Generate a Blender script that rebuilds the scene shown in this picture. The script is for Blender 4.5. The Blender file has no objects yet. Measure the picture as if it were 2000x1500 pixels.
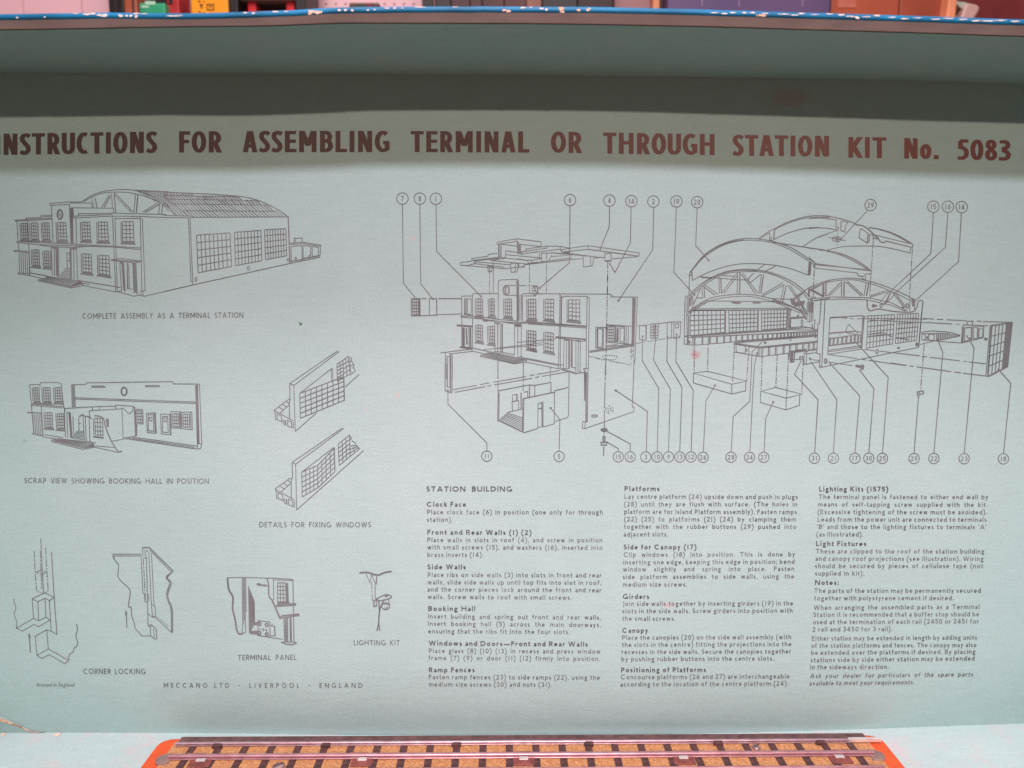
import bpy, math, random
from math import radians, sin, cos, tan, pi
from mathutils import Vector, noise
random.seed(7)
S = bpy.context.scene
C = S.collection

# ------------------------------------------------------------------ camera
DIST = 0.35
PITCH = radians(7.7)
FPX = 1555.0                                  # focal length in pixels of a 2000 px wide picture
cam = bpy.data.cameras.new('camera'); co = bpy.data.objects.new('camera', cam); C.objects.link(co)
co.location = (0, -DIST, 0); co.rotation_euler = (pi/2 - PITCH, 0, 0)
cam.sensor_width = 36; cam.lens = 36*FPX/2000
cam.clip_start = 0.01; cam.clip_end = 20
cam.dof.use_dof = True; cam.dof.focus_distance = 0.352; cam.dof.aperture_fstop = 14
S.camera = co
S.render.resolution_x = 1024; S.render.resolution_y = 768
S.view_settings.view_transform = 'Standard'; S.view_settings.look = 'None'
S.view_settings.exposure = 0; S.view_settings.gamma = 1

# ------------------------------------------------------------------ light
w = bpy.data.worlds.new('World'); S.world = w; w.use_nodes = True
w.node_tree.nodes['Background'].inputs[0].default_value = (0.95, 0.86, 0.80, 1)
w.node_tree.nodes['Background'].inputs[1].default_value = 0.075

def lamp(name, kind, loc, target, power, color, **kw):
    L = bpy.data.lights.new(name, kind); o = bpy.data.objects.new(name, L); C.objects.link(o)
    o.location = loc
    d = Vector(target) - Vector(loc)
    o.rotation_euler = d.to_track_quat('-Z', 'Y').to_euler()
    L.energy = power; L.color = color
    for k, v in kw.items(): setattr(L, k, v)
    return o
AIM = (0.03, 0, -0.05)
lamp('room_lamp', 'SPOT', (0.02, -1.04, 0.62), (0.03, 0, -0.085), 42.5, (0.98, 0.86, 1.0), spot_size=radians(37), spot_blend=1.0, shadow_soft_size=0.032)
lamp('desk_lamp', 'SPOT', (0.05, -1.25, 0.365), (0.03, 0, 0.02), 25.5, (1.0, 0.75, 0.64), spot_size=radians(60), spot_blend=1.0, shadow_soft_size=0.010)
lamp('ceiling_lamp', 'AREA', (0.0, -0.75, 1.35), (0.02, 0, -0.1), 23.5, (0.97, 0.88, 0.95), shape='DISK', size=0.55)
lamp('added_back_light', 'AREA', (-0.1, 0.05, 1.0), (0.0, 0.5, 0.2), 4.5, (1.0, 0.78, 0.80), shape='DISK', size=0.3)  # added unseen lamp to brighten the wall and things behind the lid

# ------------------------------------------------------------------ projection of measured picture points onto planes of the place
cp, sp = cos(PITCH), sin(PITCH)
def ray(px, py):
    u = (px-1000)/FPX; v = (750-py)/FPX
    return (u, cp + v*sp, -sp + v*cp)         # x, y (away), z (up)
def on_y(px, py, y=0.0):
    r = ray(px, py); t = (y + DIST)/r[1]
    return Vector((r[0]*t, y, r[2]*t))
def on_z(px, py, z):
    r = ray(px, py); t = z/r[2]
    return Vector((r[0]*t, -DIST + r[1]*t, z))
def interp(tab, x):
    if x <= tab[0][0]:
        (a, b), (c, d) = tab[0], tab[1]
        return b + (d-b)*(x-a)/(c-a)*0.6
    for (a, b), (c, d) in zip(tab, tab[1:]):
        if x <= c: 
            t = (x-a)/(c-a); return b + (d-b)*t
    (a, b), (c, d) = tab[-2], tab[-1]
    return d + (d-b)*(x-c)/(c-a)*0.8

FOLD_B = [(0,1431),(280,1432),(700,1436),(1000,1437),(1350,1434),(1700,1427),(2000,1417)]
BACKFOLD = 0.0060; ROLL = 0.040
_fz = [(on_y(px, y, BACKFOLD).x, on_y(px, y, BACKFOLD).z) for px, y in FOLD_B]
def roll_y(x, z):
    for (a, b), (c, d) in zip(_fz, _fz[1:]):
        if x <= c or (c, d) == _fz[-1]: zb_ = b + (d-b)*(x-a)/(c-a); break
    return BACKFOLD*max(0, 1-(z-zb_)/ROLL)**2
def on_panel(px, py):
    q = on_y(px, py)
    for _ in range(4): q = on_y(px, py, roll_y(q.x, q.z))
    return q

# ------------------------------------------------------------------ materials
def mat(name, col, rough=0.6, metal=0.0, var=0.0, scale=40.0, col2=None, bump=0.0, bscale=200.0, spec=0.5, emit=None):
    m = bpy.data.materials.new(name); m.use_nodes = True
    N = m.node_tree.nodes; L = m.node_tree.links; B = N['Principled BSDF']
    B.inputs['Base Color'].default_value = (*col, 1); B.inputs['Roughness'].default_value = rough
    B.inputs['Metallic'].default_value = metal; B.inputs['Specular IOR Level'].default_value = spec
    tc = N.new('ShaderNodeTexCoord')
    if var or col2:
        n = N.new('ShaderNodeTexNoise'); n.inputs['Scale'].default_value = scale; n.inputs['Detail'].default_value = 6
        L.new(tc.outputs['Object'], n.inputs['Vector'])
        r = N.new('ShaderNodeValToRGB'); r.color_ramp.elements[0].position = 0.35; r.color_ramp.elements[1].position = 0.65
        c2 = col2 or tuple(min(1, c*(1+var)) for c in col); c1 = col if col2 else tuple(c*(1-var) for c in col)
        r.color_ramp.elements[0].color = (*c1, 1); r.color_ramp.elements[1].color = (*c2, 1)
        L.new(n.outputs[0], r.inputs[0]); L.new(r.outputs[0], B.inputs['Base Color'])
    if bump:
        n2 = N.new('ShaderNodeTexNoise'); n2.inputs['Scale'].default_value = bscale; n2.inputs['Detail'].default_value = 5
        L.new(tc.outputs['Object'], n2.inputs['Vector'])
        b = N.new('ShaderNodeBump'); b.inputs['Strength'].default_value = bump; b.inputs['Distance'].default_value = 0.001
        L.new(n2.outputs[0], b.inputs['Height']); L.new(b.outputs[0], B.inputs['Normal'])
    return m

def paper_mat(name, base, tint, stains_and_shadow=(), wear=0.0, wearcol=(0.62, 0.30, 0.26), edge_shade=None):
    """soft cardboard liner paper: base colour, large mottling, painted edge shade, fibres, blot stains and painted shadow"""
    m = bpy.data.materials.new(name); m.use_nodes = True
    N = m.node_tree.nodes; L = m.node_tree.links; B = N['Principled BSDF']
    B.inputs['Roughness'].default_value = 0.78; B.inputs['Specular IOR Level'].default_value = 0.25
    tc = N.new('ShaderNodeTexCoord')
    def nz(scale, detail, stretch=None, rough=0.55):
        n = N.new('ShaderNodeTexNoise'); n.inputs['Scale'].default_value = scale; n.inputs['Detail'].default_value = detail
        n.inputs['Roughness'].default_value = rough
        if stretch:
            mp = N.new('ShaderNodeMapping'); mp.inputs['Scale'].default_value = stretch
            L.new(tc.outputs['Object'], mp.inputs[0]); L.new(mp.outputs[0], n.inputs['Vector'])
        else: L.new(tc.outputs['Object'], n.inputs['Vector'])
        return n.outputs[0]
    def rng(x, a, b, c, d):
        r = N.new('ShaderNodeMapRange'); r.inputs[1].default_value = a; r.inputs[2].default_value = b
        r.inputs[3].default_value = c; r.inputs[4].default_value = d; L.new(x, r.inputs[0]); return r.outputs[0]
    def mix(f, a, b, mode='MIX'):
        x = N.new('ShaderNodeMix'); x.data_type = 'RGBA'; x.blend_type = mode
        for sock, v in ((x.inputs[0], f), (x.inputs[6], a), (x.inputs[7], b)):
            if isinstance(v, (int, float)): sock.default_value = v
            elif isinstance(v, tuple): sock.default_value = (*v, 1)
            else: L.new(v, sock)
        return x.outputs[2]
    c = mix(rng(nz(9, 3), 0.3, 0.7, 0, 1), base, tint)
    c = mix(rng(nz(38, 4), 0.45, 0.75, 0, 0.35), c, tuple(0.96*a + 0.02 for a in tint))
    if edge_shade:  # darker teal towards the edges: light falloff painted into the paper
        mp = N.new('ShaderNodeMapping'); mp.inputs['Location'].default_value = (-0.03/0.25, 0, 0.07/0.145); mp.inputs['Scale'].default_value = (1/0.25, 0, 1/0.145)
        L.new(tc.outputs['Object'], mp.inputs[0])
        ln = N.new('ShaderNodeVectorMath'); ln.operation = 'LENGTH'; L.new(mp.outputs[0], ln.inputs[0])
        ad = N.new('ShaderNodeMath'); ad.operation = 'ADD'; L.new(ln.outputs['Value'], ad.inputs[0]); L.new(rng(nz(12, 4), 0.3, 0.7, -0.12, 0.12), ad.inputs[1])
        c = mix(rng(ad.outputs[0], 0.45, 1.15, 0, 1), c, edge_shade)
    fine = nz(900, 3, (1.0, 1.0, 1.6), 0.7)
    g = rng(fine, 0.25, 0.75, 0.91, 1.08)
    fib = nz(240, 4, (0.35, 1, 2.2), 0.7)
    g2 = rng(fib, 0.3, 0.7, 0.955, 1.04)
    mm = N.new('ShaderNodeMath'); mm.operation = 'MULTIPLY'; L.new(g, mm.inputs[0]); L.new(g2, mm.inputs[1])
    cc = N.new('ShaderNodeCombineColor')
    for i in range(3): L.new(mm.outputs[0], cc.inputs[i])
    c = mix(1.0, c, cc.outputs[0], 'MULTIPLY')
    # faint coloured flecks of the pulp
    c = mix(rng(nz(420, 2), 0.60, 0.78, 0, 0.30), c, (0.50, 0.46, 0.47))
    if wear:
        c = mix(rng(nz(55, 8, None, 0.75), 0.50, 0.66, 0, wear), c, wearcol)
    for (p, rx, rz, colr, stg) in stains_and_shadow:
        mp = N.new('ShaderNodeMapping'); mp.inputs['Location'].default_value = (-p[0]/rx, 0, -p[2]/rz)
        mp.inputs['Scale'].default_value = (1/rx, 0, 1/rz)
        L.new(tc.outputs['Object'], mp.inputs[0])
        ln = N.new('ShaderNodeVectorMath'); ln.operation = 'LENGTH'; L.new(mp.outputs[0], ln.inputs[0])
        ad = N.new('ShaderNodeMath'); ad.operation = 'ADD'
        L.new(ln.outputs['Value'], ad.inputs[0]); L.new(rng(nz(260, 4), 0.3, 0.7, -0.45, 0.45), ad.inputs[1])
        c = mix(rng(ad.outputs[0], 0.25, 1.15, stg, 0), c, colr)
    L.new(c, B.inputs['Base Color'])
    b = N.new('ShaderNodeBump'); b.inputs['Strength'].default_value = 0.35; b.inputs['Distance'].default_value = 0.0005
    L.new(fine, b.inputs['Height'])
    b2 = N.new('ShaderNodeBump'); b2.inputs['Strength'].default_value = 0.25; b2.inputs['Distance'].default_value = 0.004
    L.new(nz(14, 2), b2.inputs['Height']); L.new(b.outputs[0], b2.inputs['Normal']); L.new(b2.outputs[0], B.inputs['Normal'])
    return m

def ink_mat(name, dark, light, lo=0.35, hi=0.7):
    m = mat(name, dark, 0.7, col2=light, scale=60)
    r = [n for n in m.node_tree.nodes if n.type == 'VALTORGB'][0]
    r.color_ramp.elements[0].position = lo; r.color_ramp.elements[1].position = hi
    return m

# ------------------------------------------------------------------ mesh helpers
def link(o, parent=None):
    C.objects.link(o)
    if parent is not None: o.parent = parent
    return o
class MB:
    def __init__(s): s.v = []; s.f = []
    def add(s, vs, fs):
        k = len(s.v); s.v += [tuple(p) for p in vs]; s.f += [tuple(i+k for i in f) for f in fs]
    def box(s, x0, x1, y0, y1, z0, z1):
        s.add([(x0,y0,z0),(x1,y0,z0),(x1,y1,z0),(x0,y1,z0),(x0,y0,z1),(x1,y0,z1),(x1,y1,z1),(x0,y1,z1)],
              [(0,3,2,1),(4,5,6,7),(0,1,5,4),(1,2,6,5),(2,3,7,6),(3,0,4,7)])
        return s
    def prism(s, pts, z0, z1):
        n = len(pts)
        s.add([(x,y,z0) for x,y in pts] + [(x,y,z1) for x,y in pts],
              [tuple(range(n-1,-1,-1)), tuple(range(n,2*n))] + [(i,(i+1)%n,n+(i+1)%n,n+i) for i in range(n)])
        return s
    def prism_y(s, pts, y0, y1):            # outline in x,z extruded along y
        n = len(pts)
        s.add([(x,y0,z) for x,z in pts] + [(x,y1,z) for x,z in pts],
              [tuple(range(n)), tuple(range(2*n-1,n-1,-1))] + [(i,n+i,n+(i+1)%n,(i+1)%n) for i in range(n)])
        return s
    def build(s, name, m, parent=None, smooth=False, bevel=0.0, loc=None, kind=None, label=None):
        me = bpy.data.meshes.new(name); me.from_pydata(s.v, [], s.f); me.update()
        if m: me.materials.append(m)
        o = bpy.data.objects.new(name, me); link(o, parent)
        if loc is not None: o.location = loc
        if smooth:
            for p in me.polygons: p.use_smooth = True
        if bevel:
            b = o.modifiers.new('bevel', 'BEVEL'); b.width = bevel; b.segments = 2; b.limit_method = 'ANGLE'
        if kind: o['kind'] = kind
        if label: o['label'] = label
        return o
def thing(name, label, cat, loc=(0,0,0), group=None):
    o = bpy.data.objects.new(name, None); o.empty_display_size = 0.02; C.objects.link(o)
    o.location = loc; o['label'] = label; o['category'] = cat
    if group: o['group'] = group
    return o
def tag(o, label, cat, group=None):
    o['label'] = label; o['category'] = cat
    if group: o['group'] = group
    return o

# ------------------------------------------------------------------ stroke lettering (humanist sans, drawn from centre lines)
def arc(cx, cy, rx, ry, a0, a1, n=None):
    n = n or max(3, int(abs(a1-a0)/24))
    return [(cx + rx*cos(radians(a0+(a1-a0)*i/n)), cy + ry*sin(radians(a0+(a1-a0)*i/n))) for i in range(n+1)]
def D(x0, y0, x1, y1): return ('D', (x0, y0), (x1, y1))
def glyphs(a, b, bold=False):
    G = {}
    X = 0.69
    V = lambda x, y0=0, y1=1: [(x, y0), (x, y1)]
    H = lambda y, x0, x1: [(x0, y), (x1, y)]
    def bowl(x0, yt, yb, xr, k=0.55):
        ry = (yt-yb)/2; rx = min((xr-x0)*0.8, max((xr-x0)*k, ry*1.0)); xc = xr-rx
        return [(x0, yt)] + arc(xc, (yt+yb)/2, rx, ry, 90, -90, 10) + [(x0, yb)]
    def put(ch, W, *st): G[ch] = (W, list(st))
    c = 0.80 if bold else 1.0
    W=.80*c+.04; q=a*1.15; put('A', W, D(q,0,W/2,1), D(W-q,0,W/2,1), H(.28,.2*W,.8*W))
    W=.58; put('B', W, V(a), bowl(a,1-b,.53,W-a-.03), bowl(a,.53,b,W-a))
    W=.80*c; put('C', W, arc(W*.56,.5,W*.56-a,.5-b,52,308,18))
    W=.78*c; put('D', W, V(a), bowl(a,1-b,b,W-a,.7))
    W=.50; put('E', W, V(a), H(1-b,a,W), H(.52,a,W*.92), H(b,a,W))
    W=.47; put('F', W, V(a), H(1-b,a,W), H(.52,a,W*.92))
    W=.84*c; put('G', W, arc(W*.54,.5,W*.54-a,.5-b,55,300,18)+[(W-a,.10+b*.6)], V(W-a,.08,.46), H(.46-b,W*.60,W-a))
    W=.72*c+.04; put('H', W, V(a), V(W-a), H(.53,a,W-a))
    put('I', 2*a, V(a))
    W=.30; put('J', W, [(W-a,1),(W-a,.05),(W-a-.05,-.12),(.0,-.18)])
    W=.66; put('K', W, V(a), D(a+.02,.40,W-q*1.2,1), D(a+.16,.56,W-q,0))
    W=.46; put('L', W, V(a), H(b,a,W))
    W=.84*c+(.06 if not bold else .12); put('M', W, V(a), V(W-a), D(a*1.1,1,W/2,.25), D(W-a*1.1,1,W/2,.25))
    W=.72*c+(.05 if not bold else .08); put('N', W, V(a), V(W-a), D(a*1.2,1,W-a*1.2,0))
    W=.92*(.78 if bold else 1); put('O', W, arc(W/2,.5,W/2-a,.5-b,0,360,22))
    put('Q', W, arc(W/2,.5,W/2-a,.5-b,0,360,22), D(W*.55,.15,W*.95,-.12))
    W=.55; put('P', W, V(a), bowl(a,1-b,.42,W-a))
    W=.60; put('R', W, V(a), bowl(a,1-b,.45,W-a-.03), D(W*.50,.45,W-q*.9,0))
    W=.50 if not bold else .54; r=(.5-b)/2
    put('S', W, arc(W/2,.5+r,W/2-a,r,35,270,12)+arc(W/2,.5-r,W/2-a,r,90,-150,12)[1:])
    W=.62*c+(.03 if not bold else .10); put('T', W, V(W/2), H(1-b,0,W))
    W=.70*c+.04; put('U', W, [(a,1),(a,.32)]+arc(W/2,.32,W/2-a,.32-b,180,360,10)+[(W-a,1)])
    W=.72; put('V', W, D(q,1,W/2,0), D(W-q,1,W/2,0))
    W=1.08; put('W', W, D(q,1,W*.28,0), D(W*.28,0,W*.5,1), D(W*.5,1,W*.72,0), D(W-q,1,W*.72,0))
    W=.70; put('X', W, D(q,1,W-q,0), D(W-q,1,q,0))
    W=.68; put('Y', W, D(q,1,W/2,.42), D(W-q,1,W/2,.42), V(W/2,0,.5))
    W=.62; put('Z', W, H(1-b,0,W), H(b,0,W), D(W-q,1-b,q,b))
    # figures
    W=.56; put('0', W, arc(W/2,.5,W/2-a,.5-b,0,360,18))
    put('1', .30, V(.15))
    W=.52; put('2', W, arc(W*.48,.72,W*.48-a,.28-b,160,-25,10)+[(a*1.3,b)], H(b,0,W))
    W=.50; r1=(.47-b)/2; r2=(.53-b)/2
    put('3', W, arc(W*.42,.53+r1,W*.52-a,r1,140,-90,10), arc(W*.42,.53-r2,W*.58-a,r2,90,-140,10))
    W=.60; put('4', W, V(W*.70), H(.26,0,W), D(a*1.1,.26,W*.66,1))
    W=.50; put('5', W, [(W*.92,1-b),(W*.2,1-b),(W*.16,.56)]+arc(W*.42,.34,W*.58-a,.34-b,100,-140,11))
    W=.56; put('6', W, arc(W/2,.32,W/2-a,.32-b,0,360,16), [(W*.78,1-b),(W*.42,.78),(a,.40)])
    put('9', W, arc(W/2,.68,W/2-a,.32-b,0,360,16), [(W*.22,b),(W*.58,.22),(W-a,.60)])
    W=.52; put('7', W, H(1-b,0,W), D(W-q,1-b,W*.32,0))
    W=.54; r1=(.46-b)/2; r2=(.54-b)/2
    put('8', W, arc(W/2,.54+r1,W/2-a-.03,r1,0,360,14), arc(W/2,.54-r2,W/2-a,r2,0,360,14))
    # lower case
    o = lambda W: arc(W/2,X/2,W/2-a,X/2-b,0,360,16)
    W=.44; put('a', W, [(W-a,0),(W-a,X*.62)]+arc(W*.5,X*.62,W/2-a,X*.38-b,0,140,7), arc(W*.48,X*.28,W*.48-a,X*.28-b,90,270,8)+[(W-a,X*.14)], [(W*.48,X*.56-b),(W-a,X*.60-b)])
    W=.52; put('b', W, V(a), arc(W/2,X/2,W/2-a,X/2-b,0,360,16))
    W=.44; put('c', W, arc(W*.58,X/2,W*.58-a,X/2-b,55,305,12))
    W=.52; put('d', W, V(W-a), o(W))
    W=.50; put('e', W, [(a,X*.50),(W-a,X*.50)]+arc(W/2,X/2,W/2-a,X/2-b,0,310,14)[0:])
    W=.32; put('f', W, [(W*.42,0),(W*.42,.80)]+arc(W*.42+.17-a*.3,.80,.17-a*.3,.20-b,180,80,5), H(X-b,0,W*.95))
    W=.50; put('g', W, arc(W*.46,X*.66,W*.42-a,X*.34-b,0,360,14), H(X-b,W*.5,W), [(W*.35,X*.30),(W*.25,.06),(W*.70,.02),(W-a,-.10),(W*.75,-.30+b),(W*.25,-.30+b),(a,-.16),(W*.25,.02)])
    arch = lambda x0, W: [(x0,0),(x0,X*.1)] 
    W=.48; hump = lambda x0, x1: [(x0,X*.55)]+arc((x0+x1)/2,X*.62,(x1-x0)/2,X*.38-b,175,0,8)+[(x1,0)]
    put('h', W, V(a), hump(a,W-a))
    put('i', 2*a, V(a,0,X), [(a,.84),(a,.84+2.1*b)])
    put('j', .14, [(.14-a,X),(.14-a,-.12),(-.06,-.30)], [(.14-a,.84),(.14-a,.84+2.1*b)])
    W=.46; put('k', W, V(a), D(a+.02,X*.38,W-q*1.2,X), D(a+.1,X*.52,W-q,0))
    put('l', 2*a, V(a))
    W=.80; put('m', W, V(a,0,X), hump(a,W/2), hump(W/2,W-a))
    W=.48; put('n', W, V(a,0,X), hump(a,W-a))
    W=.54; put('o', W, o(W))
    W=.52; put('p', W, V(a,-.30,X), o(W))
    put('q', W, V(W-a,-.30,X), o(W))
    W=.32; put('r', W, V(a,0,X), arc(W-a*.2,X*.52,W-a*1.2,X*.48-b,175,90,5))
    W=.38; r=(X/2-b)/2
    put('s', W, arc(W/2,X/2+r,W/2-a,r,40,270,8)+arc(W/2,X/2-r,W/2-a,r,90,-145,8)[1:])
    W=.32; put('t', W, [(W*.42,.90),(W*.42,.16)]+arc(W*.42+.15,.16,.15,.16-b,180,285,5), H(X-b,0,W))
    W=.48; put('u', W, [(a,X),(a,X*.38)]+arc(W/2,X*.38,W/2-a,X*.38-b,180,360,8), V(W-a,0,X))
    W=.46; put('v', W, D(q,X,W/2,0), D(W-q,X,W/2,0))
    W=.72; put('w', W, D(q,X,W*.28,0), D(W*.28,0,W*.5,X), D(W*.5,X,W*.72,0), D(W-q,X,W*.72,0))
    W=.46; put('x', W, D(q,X,W-q,0), D(W-q,X,q,0))
    W=.46; put('y', W, D(q,X,W/2,0), D(W-q,X,W*.22,-.30))
    W=.42; put('z', W, H(X-b,0,W), H(b,0,W), D(W-q,X-b,q,b))
    put('(', .30, [(.30,1.08),(.12,.80),(.05,.38),(.12,-.06),(.30,-.32)]); put(')', .30, [(0,1.08),(.18,.80),(.25,.38),(.18,-.06),(0,-.32)])
    put('.', .15, [(.07,0),(.07,2.3*b)]); put(',', .15, [(.09,.13),(.03,-.13)])
    put(':', .15, [(.07,0),(.07,2.3*b)], [(.07,X-2.3*b),(.07,X)]); put(';', .15, [(.09,.13),(.03,-.13)], [(.07,X-2.3*b),(.07,X)])
    put("'", .12, [(.06,.74),(.06,1)]); put('-', .28, H(.30,0,.28)); put('—', .95, H(.32,0,.95)); put('·', .12, [(.06,.40),(.06,.40+2.4*b)])
    return G

def spline(P_, m=7):
    Q = []; E = [P_[0]] + P_ + [P_[-1]]
    for i in range(1, len(E)-2):
        p0, p1, p2, p3 = E[i-1:i+3]
        for j in range(m):
            t = j/m
            Q.append(tuple(0.5*((2*p1[k]) + (-p0[k]+p2[k])*t + (2*p0[k]-5*p1[k]+4*p2[k]-p3[k])*t*t + (-p0[k]+3*p1[k]-3*p2[k]+p3[k])*t**3) for k in (0, 1)))
    return Q + [P_[-1]]
def heading_glyphs(a, b):
    """bold condensed capitals of the heading; a = half a stem, b = half a bar"""
    G = {}
    V = lambda x, y0=0, y1=1: [(x, y0), (x, y1)]
    H = lambda y, x0, x1: [(x0, y), (x1, y)]
    def bowl(x0, yt, yb, xr):
        ry = (yt-yb)/2; rx = min(xr-x0-.02, ry*.95)
        return [(x0, yt)] + arc(xr-rx, (yt+yb)/2, rx, ry, 90, -90, 14) + [(x0, yb)]
    def put(ch, W, *st): G[ch] = (W, list(st))
    W=.70; q=a*1.10; put('A', W, D(q,0,W/2-.025,1), D(W-q,0,W/2+.025,1), H(.30,.22*W,.78*W))
    W=.61; put('B', W, V(a), bowl(a,1-b,.53,W-a-.03), bowl(a,.53,b,W-a))
    W=.60; put('C', W, arc(W*.62,.5,W*.62-a,.5-b,62,298,24))
    W=.55; put('E', W, V(a), H(1-b,a,W-.02), H(.52,a,W-.03), H(b,a,W))
    W=.52; put('F', W, V(a), H(1-b,a,W), H(.52,a,W-.05))
    W=.70; put('G', W, arc(W*.55,.5,W*.55-a,.5-b,52,285,22)+[(W-a*1.0,.115)], V(W-a,.09,.52), H(.52-b,W*.56,W-a))
    W=.70; put('H', W, V(a), V(W-a), H(.53,a,W-a))
    put('I', 2*a, V(a))
    W=.66; put('K', W, V(a), D(a+.05,.45,W-q*1.1,1), D(a+.10,.58,W-q*1.0,0))
    W=.54; put('L', W, V(a), H(b,a,W))
    W=.82; put('M', W, V(a), V(W-a), D(a*1.25,1,W/2,.30), D(W-a*1.25,1,W/2,.30))
    W=.67; put('N', W, V(a), V(W-a), D(a*1.2,1,W-a*1.2,0))
    W=.69; put('O', W, arc(W/2,.5,W/2-a,.5-b,0,360,32))
    W=.62; put('R', W, V(a), bowl(a,1-b,.46,W-a-.04), D(W*.48,.46,W-q*.95,0))
    W=.51; put('S', W, spline([(.93*W,.845),(.74*W,.91),(.50*W,1-b),(.26*W,.84),(.25*W,.68),(.50*W,.52),(.76*W,.36),(.77*W,.20),(.54*W,b+.005),(.30*W,.085),(.06*W,.155)]))
    W=.63; put('T', W, V(W/2), H(1-b,0,W))
    W=.64; put('U', W, [(a,1),(a,.30)]+arc(W/2,.30,W/2-a,.30-b,180,360,16)+[(W-a,1)])
    W=.57; put('o', W, arc(W/2,.36,W/2-a,.36-b,0,360,28))
    put('.', .24, [(.12,0),(.12,.20)])
    W=.53; put('5', W, H(1-b,.20*W,.96*W), [(.27*W,1-b),(.25*W,.56)], [(.16*W,.60)]+arc(W*.34,.335,W*.66-a,.335-b,82,-96,16)+[(.02*W,.085)])
    W=.60; put('0', W, arc(W/2,.5,W/2-a,.5-b,0,360,32))
    W=.57; put('8', W, arc(W/2,.76,W/2-a-.03,.24-b,0,360,26), arc(W/2,.275,W/2-a,.275-b,0,360,26))
    W=.56; put('3', W, [(.08*W,.90)]+arc(W*.44,.76,W*.52-a,.24-b,100,-90,14)+[(.30*W,.52+0)], [(.30*W,.535)]+arc(W*.40,.275,W*.60-a,.275-b,82,-96,16)+[(.0,.085)])
    return G
OPEN_R = set('ABCDEFGKLORSTUP0358o.'); OPEN_L = set('ACGOSTU0358o')

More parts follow.
